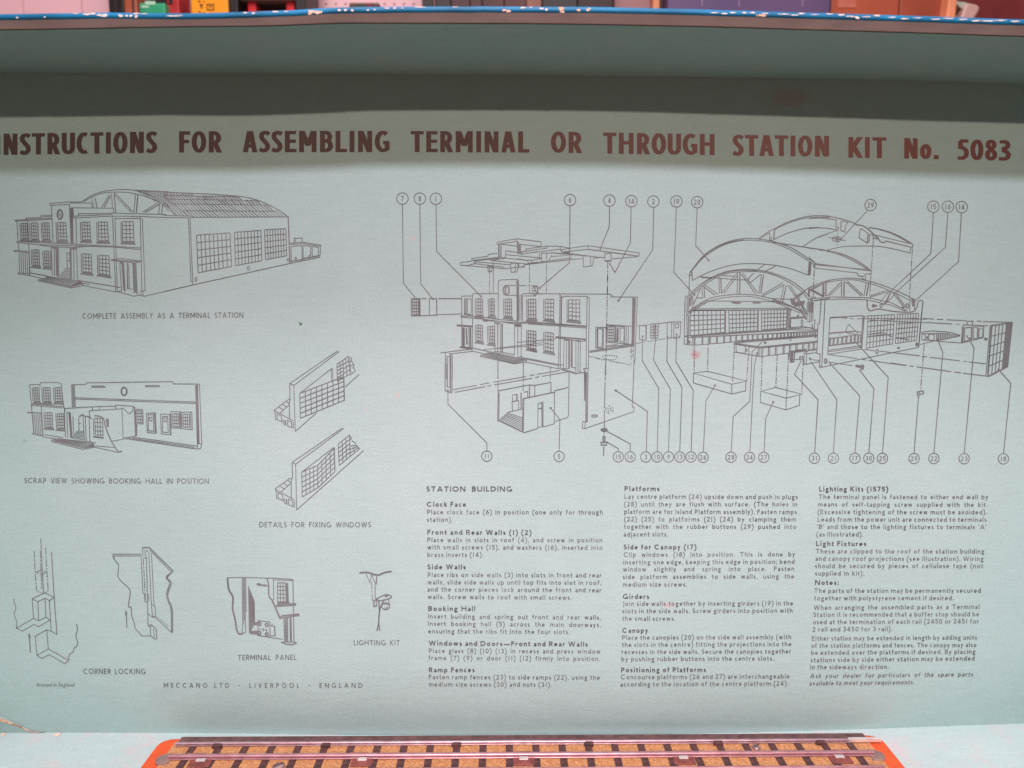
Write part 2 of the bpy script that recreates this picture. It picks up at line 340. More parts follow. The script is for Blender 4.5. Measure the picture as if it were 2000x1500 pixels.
class Print:
    """flat print lying on the panel; everything is measured in picture pixels and laid onto the panel's plane"""
    def __init__(s): s.v = []; s.f = []; s.k = 0
    def poly(s, pts):
        s.k += 1
        off = -0.00010 - 0.0000035*(s.k % 17)
        b = len(s.v)
        for p in pts:
            q = on_panel(p[0], p[1]); s.v.append((q.x, q.y+off, q.z))
        return b
    def quadstrip(s, left, right, closed=False):
        b = s.poly([p for pr in zip(left, right) for p in pr]); n = len(left)
        for i in range(n-1 + (1 if closed else 0)):
            j = (i+1) % n
            s.f.append((b+2*i, b+2*i+1, b+2*j+1, b+2*j))
    def ribbon(s, pts, w, closed=False, wh=None):
        P_ = []
        for p in pts:
            if not P_ or abs(p[0]-P_[-1][0])+abs(p[1]-P_[-1][1]) > 0.02: P_.append(p)
        if closed and len(P_) > 2 and abs(P_[0][0]-P_[-1][0])+abs(P_[0][1]-P_[-1][1]) < 0.05: P_.pop()
        n = len(P_)
        if n < 2: return
        if n < 3: closed = False
        L_, R_ = [], []
        for i in range(n):
            a = P_[i-1] if (i > 0 or closed) else None
            c = P_[(i+1) % n] if (i < n-1 or closed) else None
            p = P_[i]; ds = []
            if a is not None: dx, dy = p[0]-a[0], p[1]-a[1]; l = math.hypot(dx, dy) or 1; ds.append((dx/l, dy/l))
            if c is not None: dx, dy = c[0]-p[0], c[1]-p[1]; l = math.hypot(dx, dy) or 1; ds.append((dx/l, dy/l))
            tx = sum(d[0] for d in ds); ty = sum(d[1] for d in ds); l = math.hypot(tx, ty)
            if l < 1e-3: tx, ty = ds[0]; l = 1
            tx /= l; ty /= l
            k = max(0.45, abs(tx*ds[0][0]+ty*ds[0][1]))
            h = (w if wh is None else wh + (w-wh)*abs(ty)**1.2)/2/k
            L_.append((p[0]-ty*h, p[1]+tx*h)); R_.append((p[0]+ty*h, p[1]-tx*h))
        s.quadstrip(L_, R_, closed)
    def text(s, txt, x0, x1, y0, y1, cap, stroke, bold=False, italic=0.0, track=None, fit=True, justify=True, word=None):
        """set txt between x0..x1 with baseline running from y0 to y1"""
        w_ = cap*stroke; wh_ = cap*0.158 if cap > 20 else None; sy = cap; sx = cap*0.95
        words = txt.split(' ')
        gap = 0.19 if not bold else 0.17
        if cap > 20: gap = 0.085
        if track is not None: gap = track
        def kern(p_, q_):
            if cap < 20: return gap
            return 0.165 - (0.045 if p_ in OPEN_R else 0) - (0.045 if q_ in OPEN_L else 0) - (0.03 if (p_, q_) in (('T','A'),('A','T'),('L','T'),('K','I')) else 0)
        def measure(sx):
            G = glyphs(w_/2/sx, w_/2/sy, bold) if cap < 20 else heading_glyphs(w_/2/sx, wh_/2/sy)
            ws = [sum(G[ch][0] for ch in wd) + sum(kern(p_, q_) for p_, q_ in zip(wd, wd[1:])) for wd in words]
            return G, ws
        for it in range(30):
            G, ws = measure(sx)
            tot = sum(ws)*sx; n = len(words)-1
            if n == 0 or not justify:
                sp_ = 0.42*sx
                full = tot + sp_*n
                sx *= (x1-x0)/full
                sp_ = 0.42*sx
            else:
                sp_ = (x1-x0-tot)/n
                if sp_ < (word or (0.34 if stroke < .18 else 0.6))*cap: sx *= 0.98
                elif sp_ > (0.74 if stroke > .18 else 0.60)*cap and sx < cap*(1.5 if stroke > .18 else 1.22): sx *= 1.012
                else: break
        G, ws = measure(sx); tot = sum(ws)*sx; n = len(words)-1
        sp_ = (x1-x0-tot)/n if n else 0
        x = x0; slope = (y1-y0)/max(1, x1-x0)
        def T(u, v):
            X = x + u*sx + italic*v*sy
            return (X, y0 + slope*(X-x0) - v*sy)
        for wi, wd in enumerate(words):
            for ci, ch in enumerate(wd):
                W, st = G[ch]
                for t in st:
                    if t[0] == 'D':
                        p = T(*t[1]); q = T(*t[2]); dy = abs(q[1]-p[1]) or 1; l = math.hypot(q[0]-p[0], q[1]-p[1])
                        h = w_/2*l/dy
                        h = min(h, w_*1.6)
                        s.quadstrip([(p[0]-h, p[1]), (q[0]-h, q[1])], [(p[0]+h, p[1]), (q[0]+h, q[1])])
                    else:
                        P_ = [T(*p) for p in t]
                        cl = len(P_) > 4 and math.hypot(P_[0][0]-P_[-1][0], P_[0][1]-P_[-1][1]) < 0.05
                        s.ribbon(P_, w_, cl, wh_)
                x += (W + (kern(ch, wd[ci+1]) if ci+1 < len(wd) else 0))*sx
            x += sp_
    # ---- line drawing language: every row is in the coordinates of one enlarged view
    def draw(s, ox, oy, sc, rows, wid=1.42):
        T = lambda p: (ox + p[0]*sc, oy + p[1]*sc)
        lerp = lambda a, b, t: (a[0]+(b[0]-a[0])*t, a[1]+(b[1]-a[1])*t)
        for row in rows.replace('\n', ';').split(';'):
            tk = row.split()
            if not tk: continue
            w_ = wid; smooth = closed = dash = False; cmd = None; nums = []; pts = []
            for t in tk:
                if ',' in t: a, b = t.split(','); pts.append((float(a), float(b)))
                elif t[0] == 'w': w_ = float(t[1:])*0.77
                elif t == '~': smooth = True
                elif t == 'c': closed = True
                elif t == 'd': dash = True
                elif t in 'ghveo': cmd = t
                else: nums.append(float(t))
            if cmd == 'e':
                cx, cy = pts[0]; rx, ry = pts[1]
                s.ribbon([T((cx+rx*cos(i*pi/10), cy+ry*sin(i*pi/10))) for i in range(20)], w_, True)
            elif cmd == 'o':
                c_ = T(pts[0]); r = nums[0] if nums else 2.0
                b = s.poly([(c_[0]+r*cos(i*pi/5), c_[1]-r*sin(i*pi/5)) for i in range(10)]); s.f.append(tuple(range(b, b+10)))
            elif cmd in ('g', 'h', 'v'):
                A, B, Cc, Dd = [T(p) for p in pts[:4]]
                nx = ny = int(nums[0]); w_ *= (1 if cmd == 'g' else 0.82)
                if cmd == 'g': ny = int(nums[1])
                if cmd in ('g', 'v'):
                    for i in range(nx+1): s.ribbon([lerp(A, B, i/nx), lerp(Dd, Cc, i/nx)], w_)
                if cmd in ('g', 'h'):
                    for i in range(ny+1): s.ribbon([lerp(A, Dd, i/ny), lerp(B, Cc, i/ny)], w_)
            else:
                P_ = [T(p) for p in pts]
                if smooth and len(P_) > 2:
                    Q = []; E = [P_[0]] + P_ + [P_[-1]]
                    for i in range(1, len(E)-2):
                        p0, p1, p2, p3 = E[i-1:i+3]
                        for j in range(6):
                            t = j/6
                            Q.append(tuple(0.5*((2*p1[k]) + (-p0[k]+p2[k])*t + (2*p0[k]-5*p1[k]+4*p2[k]-p3[k])*t*t + (-p0[k]+3*p1[k]-3*p2[k]+p3[k])*t**3) for k in (0, 1)))
                    Q.append(P_[-1]); P_ = Q
                if dash:
                    short = sc*400 < 50 and False
                    pat = [14, 2.5, 3.5, 2.5] if sum(math.hypot(P_[i+1][0]-P_[i][0], P_[i+1][1]-P_[i][1]) for i in range(len(P_)-1)) > 34 else [2.6, 1.8]
                    pi_ = 0; rem = pat[0]; on = True; cur = [P_[0]]
                    for i in range(len(P_)-1):
                        a, b = P_[i], P_[i+1]; l = math.hypot(b[0]-a[0], b[1]-a[1]); d = 0
                        while l-d > rem:
                            d += rem; q = lerp(a, b, d/l)
                            if on: cur.append(q); s.ribbon(cur, w_)
                            on = not on; cur = [q]; pi_ = (pi_+1) % len(pat); rem = pat[pi_]
                        rem -= l-d; cur.append(b)
                    if on and len(cur) > 1: s.ribbon(cur, w_)
                else:
                    s.ribbon(P_, w_, closed)
    def win(s, ox, oy, sc, quads, nx=3, ny=5, w_=1.5, sill=True):
        for q in quads.split(';'):
            p = [tuple(map(float, t.split(','))) for t in q.split()]
            if len(p) < 4: continue
            pt = ' '.join('%g,%g' % x for x in p)
            s.draw(ox, oy, sc, 'g %d %d w%g %s' % (nx, ny, w_/0.86, pt))
            k = 0.155/sc
            lx = 24*k
            s.draw(ox, oy, sc, '%g,%g %g,%g' % (p[0][0]-lx*.8, p[0][1], p[3][0]-lx*.8, p[3][1]))
            if sill:
                s.draw(ox, oy, sc, '%g,%g %g,%g %g,%g %g,%g %g,%g w1.7; w1.5 %g,%g %g,%g' % (
                    p[3][0]-lx*.4, p[3][1]+8*k, p[3][0]-lx*1.1, p[3][1]+30*k, p[2][0]+lx*.6, p[2][1]+36*k, p[2][0]+lx*.4, p[2][1]+10*k, p[3][0]-lx*.4, p[3][1]+8*k,
                    p[3][0]-lx*.6, p[3][1]+19*k, p[2][0]+lx*.5, p[2][1]+24*k))
    def build(s, name, m, parent, label=None):
        o = MB(); o.v = s.v; o.f = s.f
        return o.build(name, m, parent, label=label)

# ================================================================== the lid
TEAL = (0.405, 0.55, 0.53); TEAL2 = (0.455, 0.58, 0.565)
STAINS_AND_SHADOW = [(on_y(1356, 691), .0026, .0028, (0.48, 0.20, 0.21), 0.8), (on_y(806, 466), .0012, .0013, (0.68, 0.44, 0.43), 0.55),
          (on_y(776, 772), .0012, .0014, (0.68, 0.46, 0.38), 0.5), (on_y(1308, 1182), .0040, .0016, (0.62, 0.36, 0.36), 0.45),
          (on_y(715, 800), .0010, .0016, (0.66, 0.47, 0.43), 0.3), (on_y(48, 861), .0012, .0010, (0.25, 0.30, 0.30), 0.45),
          (on_y(1540, 190), .012, .0040, (0.45, 0.22, 0.22), 0.40), (on_y(1060, 860), .0020, .0010, (0.6, 0.5, 0.47), 0.5),
          (on_y(1290, 1424), .062, .0022, (0.27, 0.44, 0.42), 0.55), (on_y(1335, 640), .0008, .0008, (0.6, 0.4, 0.4), 0.4)]  # wide first entry: shadow band above the bottom fold, painted in teal
M_panel = paper_mat('teal_liner_paper', TEAL, TEAL2, STAINS_AND_SHADOW, edge_shade=(0.360, 0.505, 0.482))
M_flange = paper_mat('worn_teal_liner_paper', (0.40, 0.54, 0.515), (0.48, 0.57, 0.55), wear=0.55, wearcol=(0.66, 0.45, 0.45))
M_under = paper_mat('shaded_liner_paper', (0.235, 0.41, 0.375), (0.28, 0.41, 0.39), wear=0.25, wearcol=(0.42, 0.36, 0.33))  # darker liner teal: shade under the top wall is put into its colour
M_card = mat('bare_greyboard', (0.60, 0.42, 0.41), 0.85, var=0.10, scale=60, bump=0.2)
M_blue = mat('blue_cover_paper', (0.002, 0.135, 0.275), 0.55, spec=0.3, var=0.25, scale=60)
M_chip = mat('scuffed_paper_core', (0.80, 0.62, 0.52), 0.9, col2=(0.78, 0.78, 0.76), scale=300)
M_orchip = mat('orange_paper_core', (0.80, 0.42, 0.25), 0.9, col2=(0.78, 0.60, 0.50), scale=300)
M_torn = mat('torn_brown_board', (0.16, 0.075, 0.055), 0.95, col2=(0.62, 0.42, 0.28), scale=420)

RIM_B = [(0,39),(100,37.5),(210,35.5),(350,37.5),(450,35.5),(525,33),(595,30),(648,25.5),(825,24),(1000,24),(1175,25),(1350,29),(1475,33),(1650,38),(1825,43.5),(2000,49.5)]
LINER = [(0,59),(200,56),(350,52.5),(525,51.5),(648,46),(825,46),(1000,46.5),(1175,48.5),(1350,52),(1475,55.5),(1650,61),(1825,66),(2000,72)]
FOLD_T = [(0,141),(300,142),(700,143),(1000,145),(1300,149),(1600,153),(1850,158),(2000,164)]
FOLD_B = [(0,1431),(280,1432),(700,1436),(1000,1437),(1350,1434),(1700,1427),(2000,1417)]
RIM_Y = -0.072; BACKFOLD = 0.0060; ROLL = 0.040
XL, XR = -142, 2146
XS = [XL + (XR-XL)*i/96 for i in range(97)]
lid = thing('box_lid', 'blue cardboard box lid stood on edge, pale teal inside printed with station kit assembly instructions', 'box lid', (0, 0.0, on_y(1000, 1437, BACKFOLD).z))
Z_FLOOR = lid.location.z
def inlid(o):
    o.parent = lid; o.matrix_parent_inverse.identity(); o.location = Vector(o.location) - Vector(lid.location); return o

# back panel: a sheet with a soft roll into both folds and a slight warp of its own outside the flat middle
pan = MB(); NY = 60
top = [on_y(x, interp(FOLD_T, x)) for x in XS]; bot = [on_y(x, interp(FOLD_B, x), BACKFOLD) for x in XS]
zt = [p.z for p in top]; zb = [p.z for p in bot]
for j in range(NY+1):
    t = j/NY
    for i, x in enumerate(XS):
        z = zt[i] + (zb[i]-zt[i])*t
        dz = z - zb[i]
        y = BACKFOLD*max(0, 1-dz/ROLL)**2
        xx = top[i].x + (bot[i].x-top[i].x)*0  # the same column of the sheet all the way down
        pan.v.append((xx, y, z))
n = len(XS)
for j in range(NY):
    for i in range(n-1): pan.f.append((j*n+i, (j+1)*n+i, (j+1)*n+i+1, j*n+i+1))
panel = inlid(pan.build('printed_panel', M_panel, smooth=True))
colx = [p.x for p in top]

def sheet(name, rows, m, parent=None, smooth=True, flip=False):
    b = MB(); k = len(rows[0])
    for r in rows: b.v += [tuple(p) for p in r]
    for j in range(len(rows)-1):
        for i in range(k-1):
            f = (j*k+i, (j+1)*k+i, (j+1)*k+i+1, j*k+i+1)
            b.f.append(f if not flip else f[::-1])
    return b.build(name, m, parent, smooth=smooth)
def at_x(tab, x, y):
    """height at world x and depth y of a measured picture curve"""
    lo, hi = -600.0, 2600.0
    for _ in range(40):
        mid = (lo+hi)/2
        if on_y(mid, interp(tab, mid), y).x < x: lo = mid
        else: hi = mid
    return on_y(lo, interp(tab, lo), y).z
rimz = [at_x(RIM_B, x, RIM_Y) for x in colx]
def smoothed(a, k=2):
    return [sum(a[max(0,i-k):i+k+1])/len(a[max(0,i-k):i+k+1]) for i in range(len(a))]
rimz = smoothed(rimz, 1)
# top wall (card, 1.6 mm thick) from fold to rim
TH = 0.00145
def toprow(y, lift=0.0):
    t = -y/-RIM_Y if False else (y/RIM_Y)
    return [Vector((x, y, zt[i] + (rimz[i]-zt[i])*t + lift)) for i, x in enumerate(colx)]
ys = [RIM_Y*k/10 for k in range(11)]
def slab(rows_lo, rows_hi, name, m):
    b = MB(); k = len(rows_lo[0]); r = len(rows_lo)
    for R in rows_lo: b.v += [tuple(p) for p in R]
    for R in rows_hi: b.v += [tuple(p) for p in R]
    o = r*k
    for j in range(r-1):
        for i in range(k-1):
            b.f.append((j*k+i, j*k+i+1, (j+1)*k+i+1, (j+1)*k+i)); b.f.append((o+j*k+i, o+(j+1)*k+i, o+(j+1)*k+i+1, o+j*k+i+1))
    for i in range(k-1):
        b.f.append((i, o+i, o+i+1, i+1)); e = (r-1)*k
        b.f.append((e+i, e+i+1, o+e+i+1, o+e+i))
    for j in range(r-1):
        b.f.append((j*k, (j+1)*k, o+(j+1)*k, o+j*k)); q = k-1
        b.f.append((j*k+q, o+j*k+q, o+(j+1)*k+q, (j+1)*k+q))
    return inlid(b.build(name, m, smooth=False))
slab([toprow(y, 0.0002) for y in ys], [toprow(y, TH) for y in ys], 'top_wall', M_card)
# liner paper under the top wall, stopping short of the rim in a wavering cut line
linz = []
LY = []
for i, x in enumerate(colx):
    # depth at which the underside meets the measured line
    best = RIM_Y
    for s_ in range(60):
        y = -0.050 - 0.022*s_/59
        z = zt[i] + (rimz[i]-zt[i])*(y/RIM_Y)
        if z >= at_x(LINER, x, y): best = y; break
    LY.append(best)
LY = smoothed([max(RIM_Y+0.002, y) for y in LY], 2)
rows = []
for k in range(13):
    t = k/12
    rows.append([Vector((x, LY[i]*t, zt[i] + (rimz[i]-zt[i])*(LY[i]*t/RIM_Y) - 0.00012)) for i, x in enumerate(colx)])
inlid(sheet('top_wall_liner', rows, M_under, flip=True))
# fold line between panel and top wall: a thin worn crease
cr = MB()
for i in range(n-1):
    pass
# blue cover paper wrapped over the rim edge
rows = []
def rimrow(dy, dz): return [Vector((x, RIM_Y+dy, rimz[i]+dz + 0.00012*noise.noise(Vector((x*160, 3, 0))))) for i, x in enumerate(colx)]
rows = [rimrow(0.0005, 0.00002), rimrow(-0.00035, 0.00004), rimrow(-0.0006, 0.0005), rimrow(-0.0006, TH*0.75), rimrow(-0.0002, TH+0.0003), rimrow(0.004, TH+0.0004), rimrow(-RIM_Y*0.9, TH+0.0004)]
rim = inlid(sheet('blue_rim_edging', rows, M_blue))
# scuffs where the blue paper has rubbed off: little irregular flakes on the edge
def rim_at(px):
    p = on_y(px, interp(RIM_B, px), RIM_Y)
    i = min(range(n), key=lambda k: abs(colx[k]-p.x)); return p.x, rimz[i]
def flake(px, wpx, hfrac, lowfrac, m, name='scuff_mark'):
    x, z = rim_at(px); wd = wpx*0.00016; k = 14
    f = MB(); pts = []
    for q in range(k):
        a = 2*pi*q/k; r = 0.35 + 0.65*random.random()
        pts.append((x + wd/2*cos(a)*r, RIM_Y-0.00072, z + TH*(lowfrac + hfrac*0.5*sin(a)*r)))
    f.add(pts, [tuple(range(k-1, -1, -1))])
    return f
fl = MB(); fo = MB()
for px, wpx, hf, lf in [(36,8,.5,.3),(90,6,.4,.3),(150,26,.2,1.0),(172,22,.45,.75),(183,26,.35,.9),(196,18,.5,.55),(208,16,.6,.6),(237,14,.8,.5),(250,8,.6,.4),(258,12,.8,.5),(268,26,.3,.95),(205,20,.25,.3),(285,22,.2,.9),(340,34,.28,.5),(352,18,.25,.6),(480,14,.3,.9),(497,10,.4,.8),(540,20,.35,.9),(560,14,.3,.95),
                        (664,10,.5,.5),(676,8,.5,.5),(689,9,.5,.4),(719,8,.4,.4),(733,8,.4,.5),(756,14,.35,.8),(772,10,.4,.8),(787,10,.3,.8),(820,30,.22,1.0),(888,18,.2,1.0),(1021,16,.4,.9),(1037,12,.3,.95),(1058,14,.4,.7),(1067,8,.5,.5),
                        (1395,24,.3,.5),(1412,18,.35,.4),(1430,24,.3,.6),(1452,14,.4,.7),(1468,18,.35,.7),(1492,22,.3,.6),(1530,30,.25,.6),(1550,24,.35,.5),(1563,20,.3,.9),(1590,26,.2,.7),(1618,24,.3,.9),(1640,20,.4,.8),(1660,22,.35,.6),(1672,14,.6,.3),(1690,24,.25,.6),(1710,26,.35,.9),(1740,28,.25,.6),(1765,24,.3,.4),(1790,26,.22,.7),(1826,30,.2,.5),(1850,34,.25,.8),(1880,36,.3,.7),(1905,30,.4,.5),(1925,40,.35,.5),(1950,34,.3,.7),(1980,36,.25,.6)]:
    f = flake(px, wpx, hf*1.1, lf, None); fl.add(f.v, f.f)
for px, wpx, hf, lf in [(268,9,.9,.3),(610,22,.9,.5),(622,20,1.1,.4),(606,14,.5,.0),(986,22,.5,.3),(994,14,.6,.1),(1096,18,1.2,.6),(1098,10,.8,.1),(1130,12,.6,.4),(1148,10,.9,.5),(1151,6,.8,.7),(1478,10,.5,.3),(1483,22,.5,.3),(1490,14,.4,.1)]:
    f = flake(px, wpx, hf, lf, None); fo.add(f.v, f.f)
for (b_, m_) in ((fl, M_chip), (fo, M_orchip)):
    o = b_.build('scuff_marks', m_, rim); 
    o['kind'] = 'stuff'
# bottom wall lying on the table, side walls outside the frame
FRONT = -0.074
def flz(i, y): return zb[i] + (Z_FLOOR - zb[i])*min(1, -y/0.05 if y < 0 else 0)
ysb = [BACKFOLD] + [BACKFOLD + (FRONT-BACKFOLD)*k/16 for k in range(1, 17)]
flo = [[Vector((x, y, flz(i, y) + 0.0003*noise.noise(Vector((x*25, y*40, 1)))*(1 if y < 0 else 0))) for i, x in enumerate(colx)] for y in ysb]
floor_in = inlid(sheet('bottom_wall_liner', flo, M_flange, flip=False))
slab([[p+Vector((0,0,-0.0019)) for p in r] for r in flo][::-1], [[p+Vector((0,0,-0.0003)) for p in r] for r in flo][::-1], 'bottom_wall', M_card)
for sx_, nm in ((0, 'side_wall'), (-1, 'side_wall')):
    x = colx[sx_]; s_ = 1 if sx_ == 0 else -1
    sw = MB(); sw.box(min(x, x-s_*0.0016), max(x, x-s_*0.0016), FRONT, 0.004, Z_FLOOR-0.002, max(zt[sx_], rimz[sx_])+TH)
    inlid(sw.build(nm, M_panel))
bk = MB(); bk.box(colx[0]-0.0016, colx[-1]+0.0016, 0.0085, 0.0103, Z_FLOOR-0.002, min(zt)-0.001); inlid(bk.build('outer_cover', M_blue))

# torn lower left corner: lifted brown board edge with a frayed lip
tb = MB()
ridge = [(-30,1400),(-12,1403),(4,1409),(12,1411),(22,1415),(32,1418),(42,1421),(52,1426),(66,1429.5),(84,1430.5)]
lo = []; mid = []; hi = []
for k, (x, y) in enumerate(ridge):
    t = k/(len(ridge)-1); lift = 0.0042*(1-t)**1.2
    y0_ = on_panel(x, y).y; p = on_y(x, y, y0_-0.0002-lift*0.45)
    r = 0.0006*(1-t)
    hi.append(p + Vector((0, 0.0012*(1-t), 0.0006*(1-t)+random.uniform(0, .0003)*(1-t)))); mid.append(p + Vector((0, -0.0003, random.uniform(-.0002, .0002)*(1-t))))
    lo.append(p + Vector((0, 0.0010*(1-t), -0.0009*(1-t)-random.uniform(0, .0004)*(1-t))))
_end = on_panel(92, 1431) + Vector((0, -0.0001, 0.0002))
hi.append(_end.copy()); mid.append(_end.copy()); lo.append(_end.copy())
tear = inlid(sheet('torn_corner', [hi, mid, lo], M_torn))
tear['label'] = 'torn lower left corner showing brown board'
# lifted paper above and below the tear
up = [on_panel(x, y-1-13*(1-k/9)) + Vector((0, -0.00012, 0)) for k, (x, y) in enumerate(ridge)] + [_end.copy()]
inlid(sheet('lifted_liner', [up, hi], M_panel))
dn = [Vector((p.x, min(BACKFOLD-0.0002, p.y+0.0045*max(0, 1-k/9)), zb[0]-0.0001)) for k, p in enumerate(lo)]
inlid(sheet('lifted_liner', [lo, dn], M_panel))
# rubbed orange spots along the bottom fold
for px, wp in ((1735, 14), (1745, 7), (1932, 26), (1950, 18), (1985, 28), (118, 14), (12, 8)):
    f = MB(); c_ = on_y(px, interp(FOLD_B, px), BACKFOLD); pts = []
    for q in range(12):
        a = 2*pi*q/12; r = 0.6+0.5*random.random()
        pts.append((c_.x+wp*0.00011*cos(a)*r, BACKFOLD-0.0019-0.0012*abs(sin(a))*r*(1 if sin(a) < 0 else -.4), c_.z+0.0005+0.0003*sin(a)))
    f.add(pts, [tuple(range(11, -1, -1))]); inlid(f.build('worn_spot', M_orchip))

# ================================================================== print on the panel
K_text = ink_mat('grey_print_ink', (0.105, 0.110, 0.114), (0.20, 0.205, 0.208))
K_bold = ink_mat('dark_print_ink', (0.075, 0.074, 0.078), (0.13, 0.128, 0.132))
K_line = ink_mat('line_drawing_ink', (0.118, 0.122, 0.127), (0.22, 0.222, 0.228))
K_title = ink_mat('brown_title_ink', (0.090, 0.052, 0.048), (0.135, 0.072, 0.066), 0.25, 0.8)
K_title_faded = ink_mat('faded_title_ink', (0.18, 0.088, 0.080), (0.25, 0.125, 0.115), 0.25, 0.8)
K_title_red = ink_mat('reddish_title_ink', (0.15, 0.050, 0.044), (0.20, 0.078, 0.070), 0.25, 0.8)
def title_ink():
    m = bpy.data.materials.new('brown_title_ink'); m.use_nodes = True; N = m.node_tree.nodes; L = m.node_tree.links; B = N['Principled BSDF']
    B.inputs['Roughness'].default_value = 0.65
    tc = N.new('ShaderNodeTexCoord'); sx = N.new('ShaderNodeSeparateXYZ'); L.new(tc.outputs['Object'], sx.inputs[0])
    nz = N.new('ShaderNodeTexNoise'); nz.inputs['Scale'].default_value = 45; nz.inputs['Detail'].default_value = 5; L.new(tc.outputs['Object'], nz.inputs['Vector'])
    a = N.new('ShaderNodeMath'); a.operation = 'MULTIPLY_ADD'; L.new(nz.outputs[0], a.inputs[0]); a.inputs[1].default_value = 0.06; a.inputs[2].default_value = -0.03
    b = N.new('ShaderNodeMath'); b.operation = 'ADD'; L.new(sx.outputs[0], b.inputs[0]); L.new(a.outputs[0], b.inputs[1])
    r = N.new('ShaderNodeMapRange'); r.inputs[1].default_value = -0.22; r.inputs[2].default_value = 0.22; L.new(b.outputs[0], r.inputs[0])
    c = N.new('ShaderNodeValToRGB'); L.new(r.outputs[0], c.inputs[0]); e = c.color_ramp.elements
    e[0].position = 0; e[0].color = (0.085, 0.055, 0.050, 1); e[1].position = 1; e[1].color = (0.15, 0.055, 0.048, 1)
    for p_, col in ((0.45, (0.110, 0.058, 0.052)), (0.62, (0.19, 0.092, 0.085)), (0.80, (0.235, 0.112, 0.105)), (0.90, (0.19, 0.070, 0.062))):
        q = e.new(p_); q.color = (*col, 1)
    L.new(c.outputs[0], B.inputs['Base Color']); return m
K_T = title_ink()
TITLE = [('INSTRUCTIONS',-9,306.5,303,298.5,41.5,K_title),('FOR',350,433.5,298,298,41.5,K_title),('ASSEMBLING',474,761,297.5,297,41.5,K_title),
  ('TERMINAL',802,1034,297,298,41,K_title),('OR',1076,1137,298,299,41,K_title),('THROUGH',1178,1395.5,300,303,41,K_title_faded),
  ('STATION',1431,1619,304,306,40.5,K_title_faded),('KIT',1657,1731,308,309,40.5,K_title_faded),('No.',1766,1833,309.5,311,40,K_title_red),('5083',1870,1974,312,314,40,K_title_red)]
for t, x0, x1, y0, y1, cap, m_ in TITLE:
    p = Print(); p.text(t, x0, x1, y0, y1, cap, 0.232, bold=True, justify=False); p.build('heading_word', K_T, panel)
for t, x0, x1, y0, y1, cap, st in [
  ('COMPLETE ASSEMBLY AS A TERMINAL STATION',161,475.5,622.7,620.6,10.8,.135),('SCRAP VIEW SHOWING BOOKING HALL IN POSITION',48,408,943.6,945,10.6,.13),
  ('DETAILS FOR FIXING WINDOWS',506.5,724.5,1029.5,1029.7,10.2,.14),('CORNER LOCKING',163,284.5,1316,1316.5,10.6,.15),
  ('TERMINAL PANEL',464.8,579,1289,1288.7,10.2,.14),('LIGHTING KIT',691,781,1260,1260,10,.15)]:
    p = Print(); p.text(t, x0, x1, y0, y1, cap, st, word=0.86); p.build('caption_text', K_text, panel)
p = Print(); B_ = 1343
p.text('MECCANO', 320, 405, B_-.3, B_, 9.3, .15, track=.55, justify=False); p.text('LTD', 418.5, 447.8, B_, B_, 9.3, .15, track=.5, justify=False)
p.text('·', 466, 468, B_, B_, 9.3, .2, justify=False); p.text('LIVERPOOL', 487, 584.5, B_, B_, 9.3, .15, track=.62, justify=False)
p.text('·', 603, 605, B_, B_, 9.3, .2, justify=False); p.text('ENGLAND', 624, 708, B_, B_, 9.3, .15, track=.55, justify=False)
p.build('maker_line', K_text, panel)
p = Print(); p.text('Printed in England', 71.5, 144.5, 1341, 1341, 7.2, .13, italic=.22); p.build('origin_line', K_text, panel)

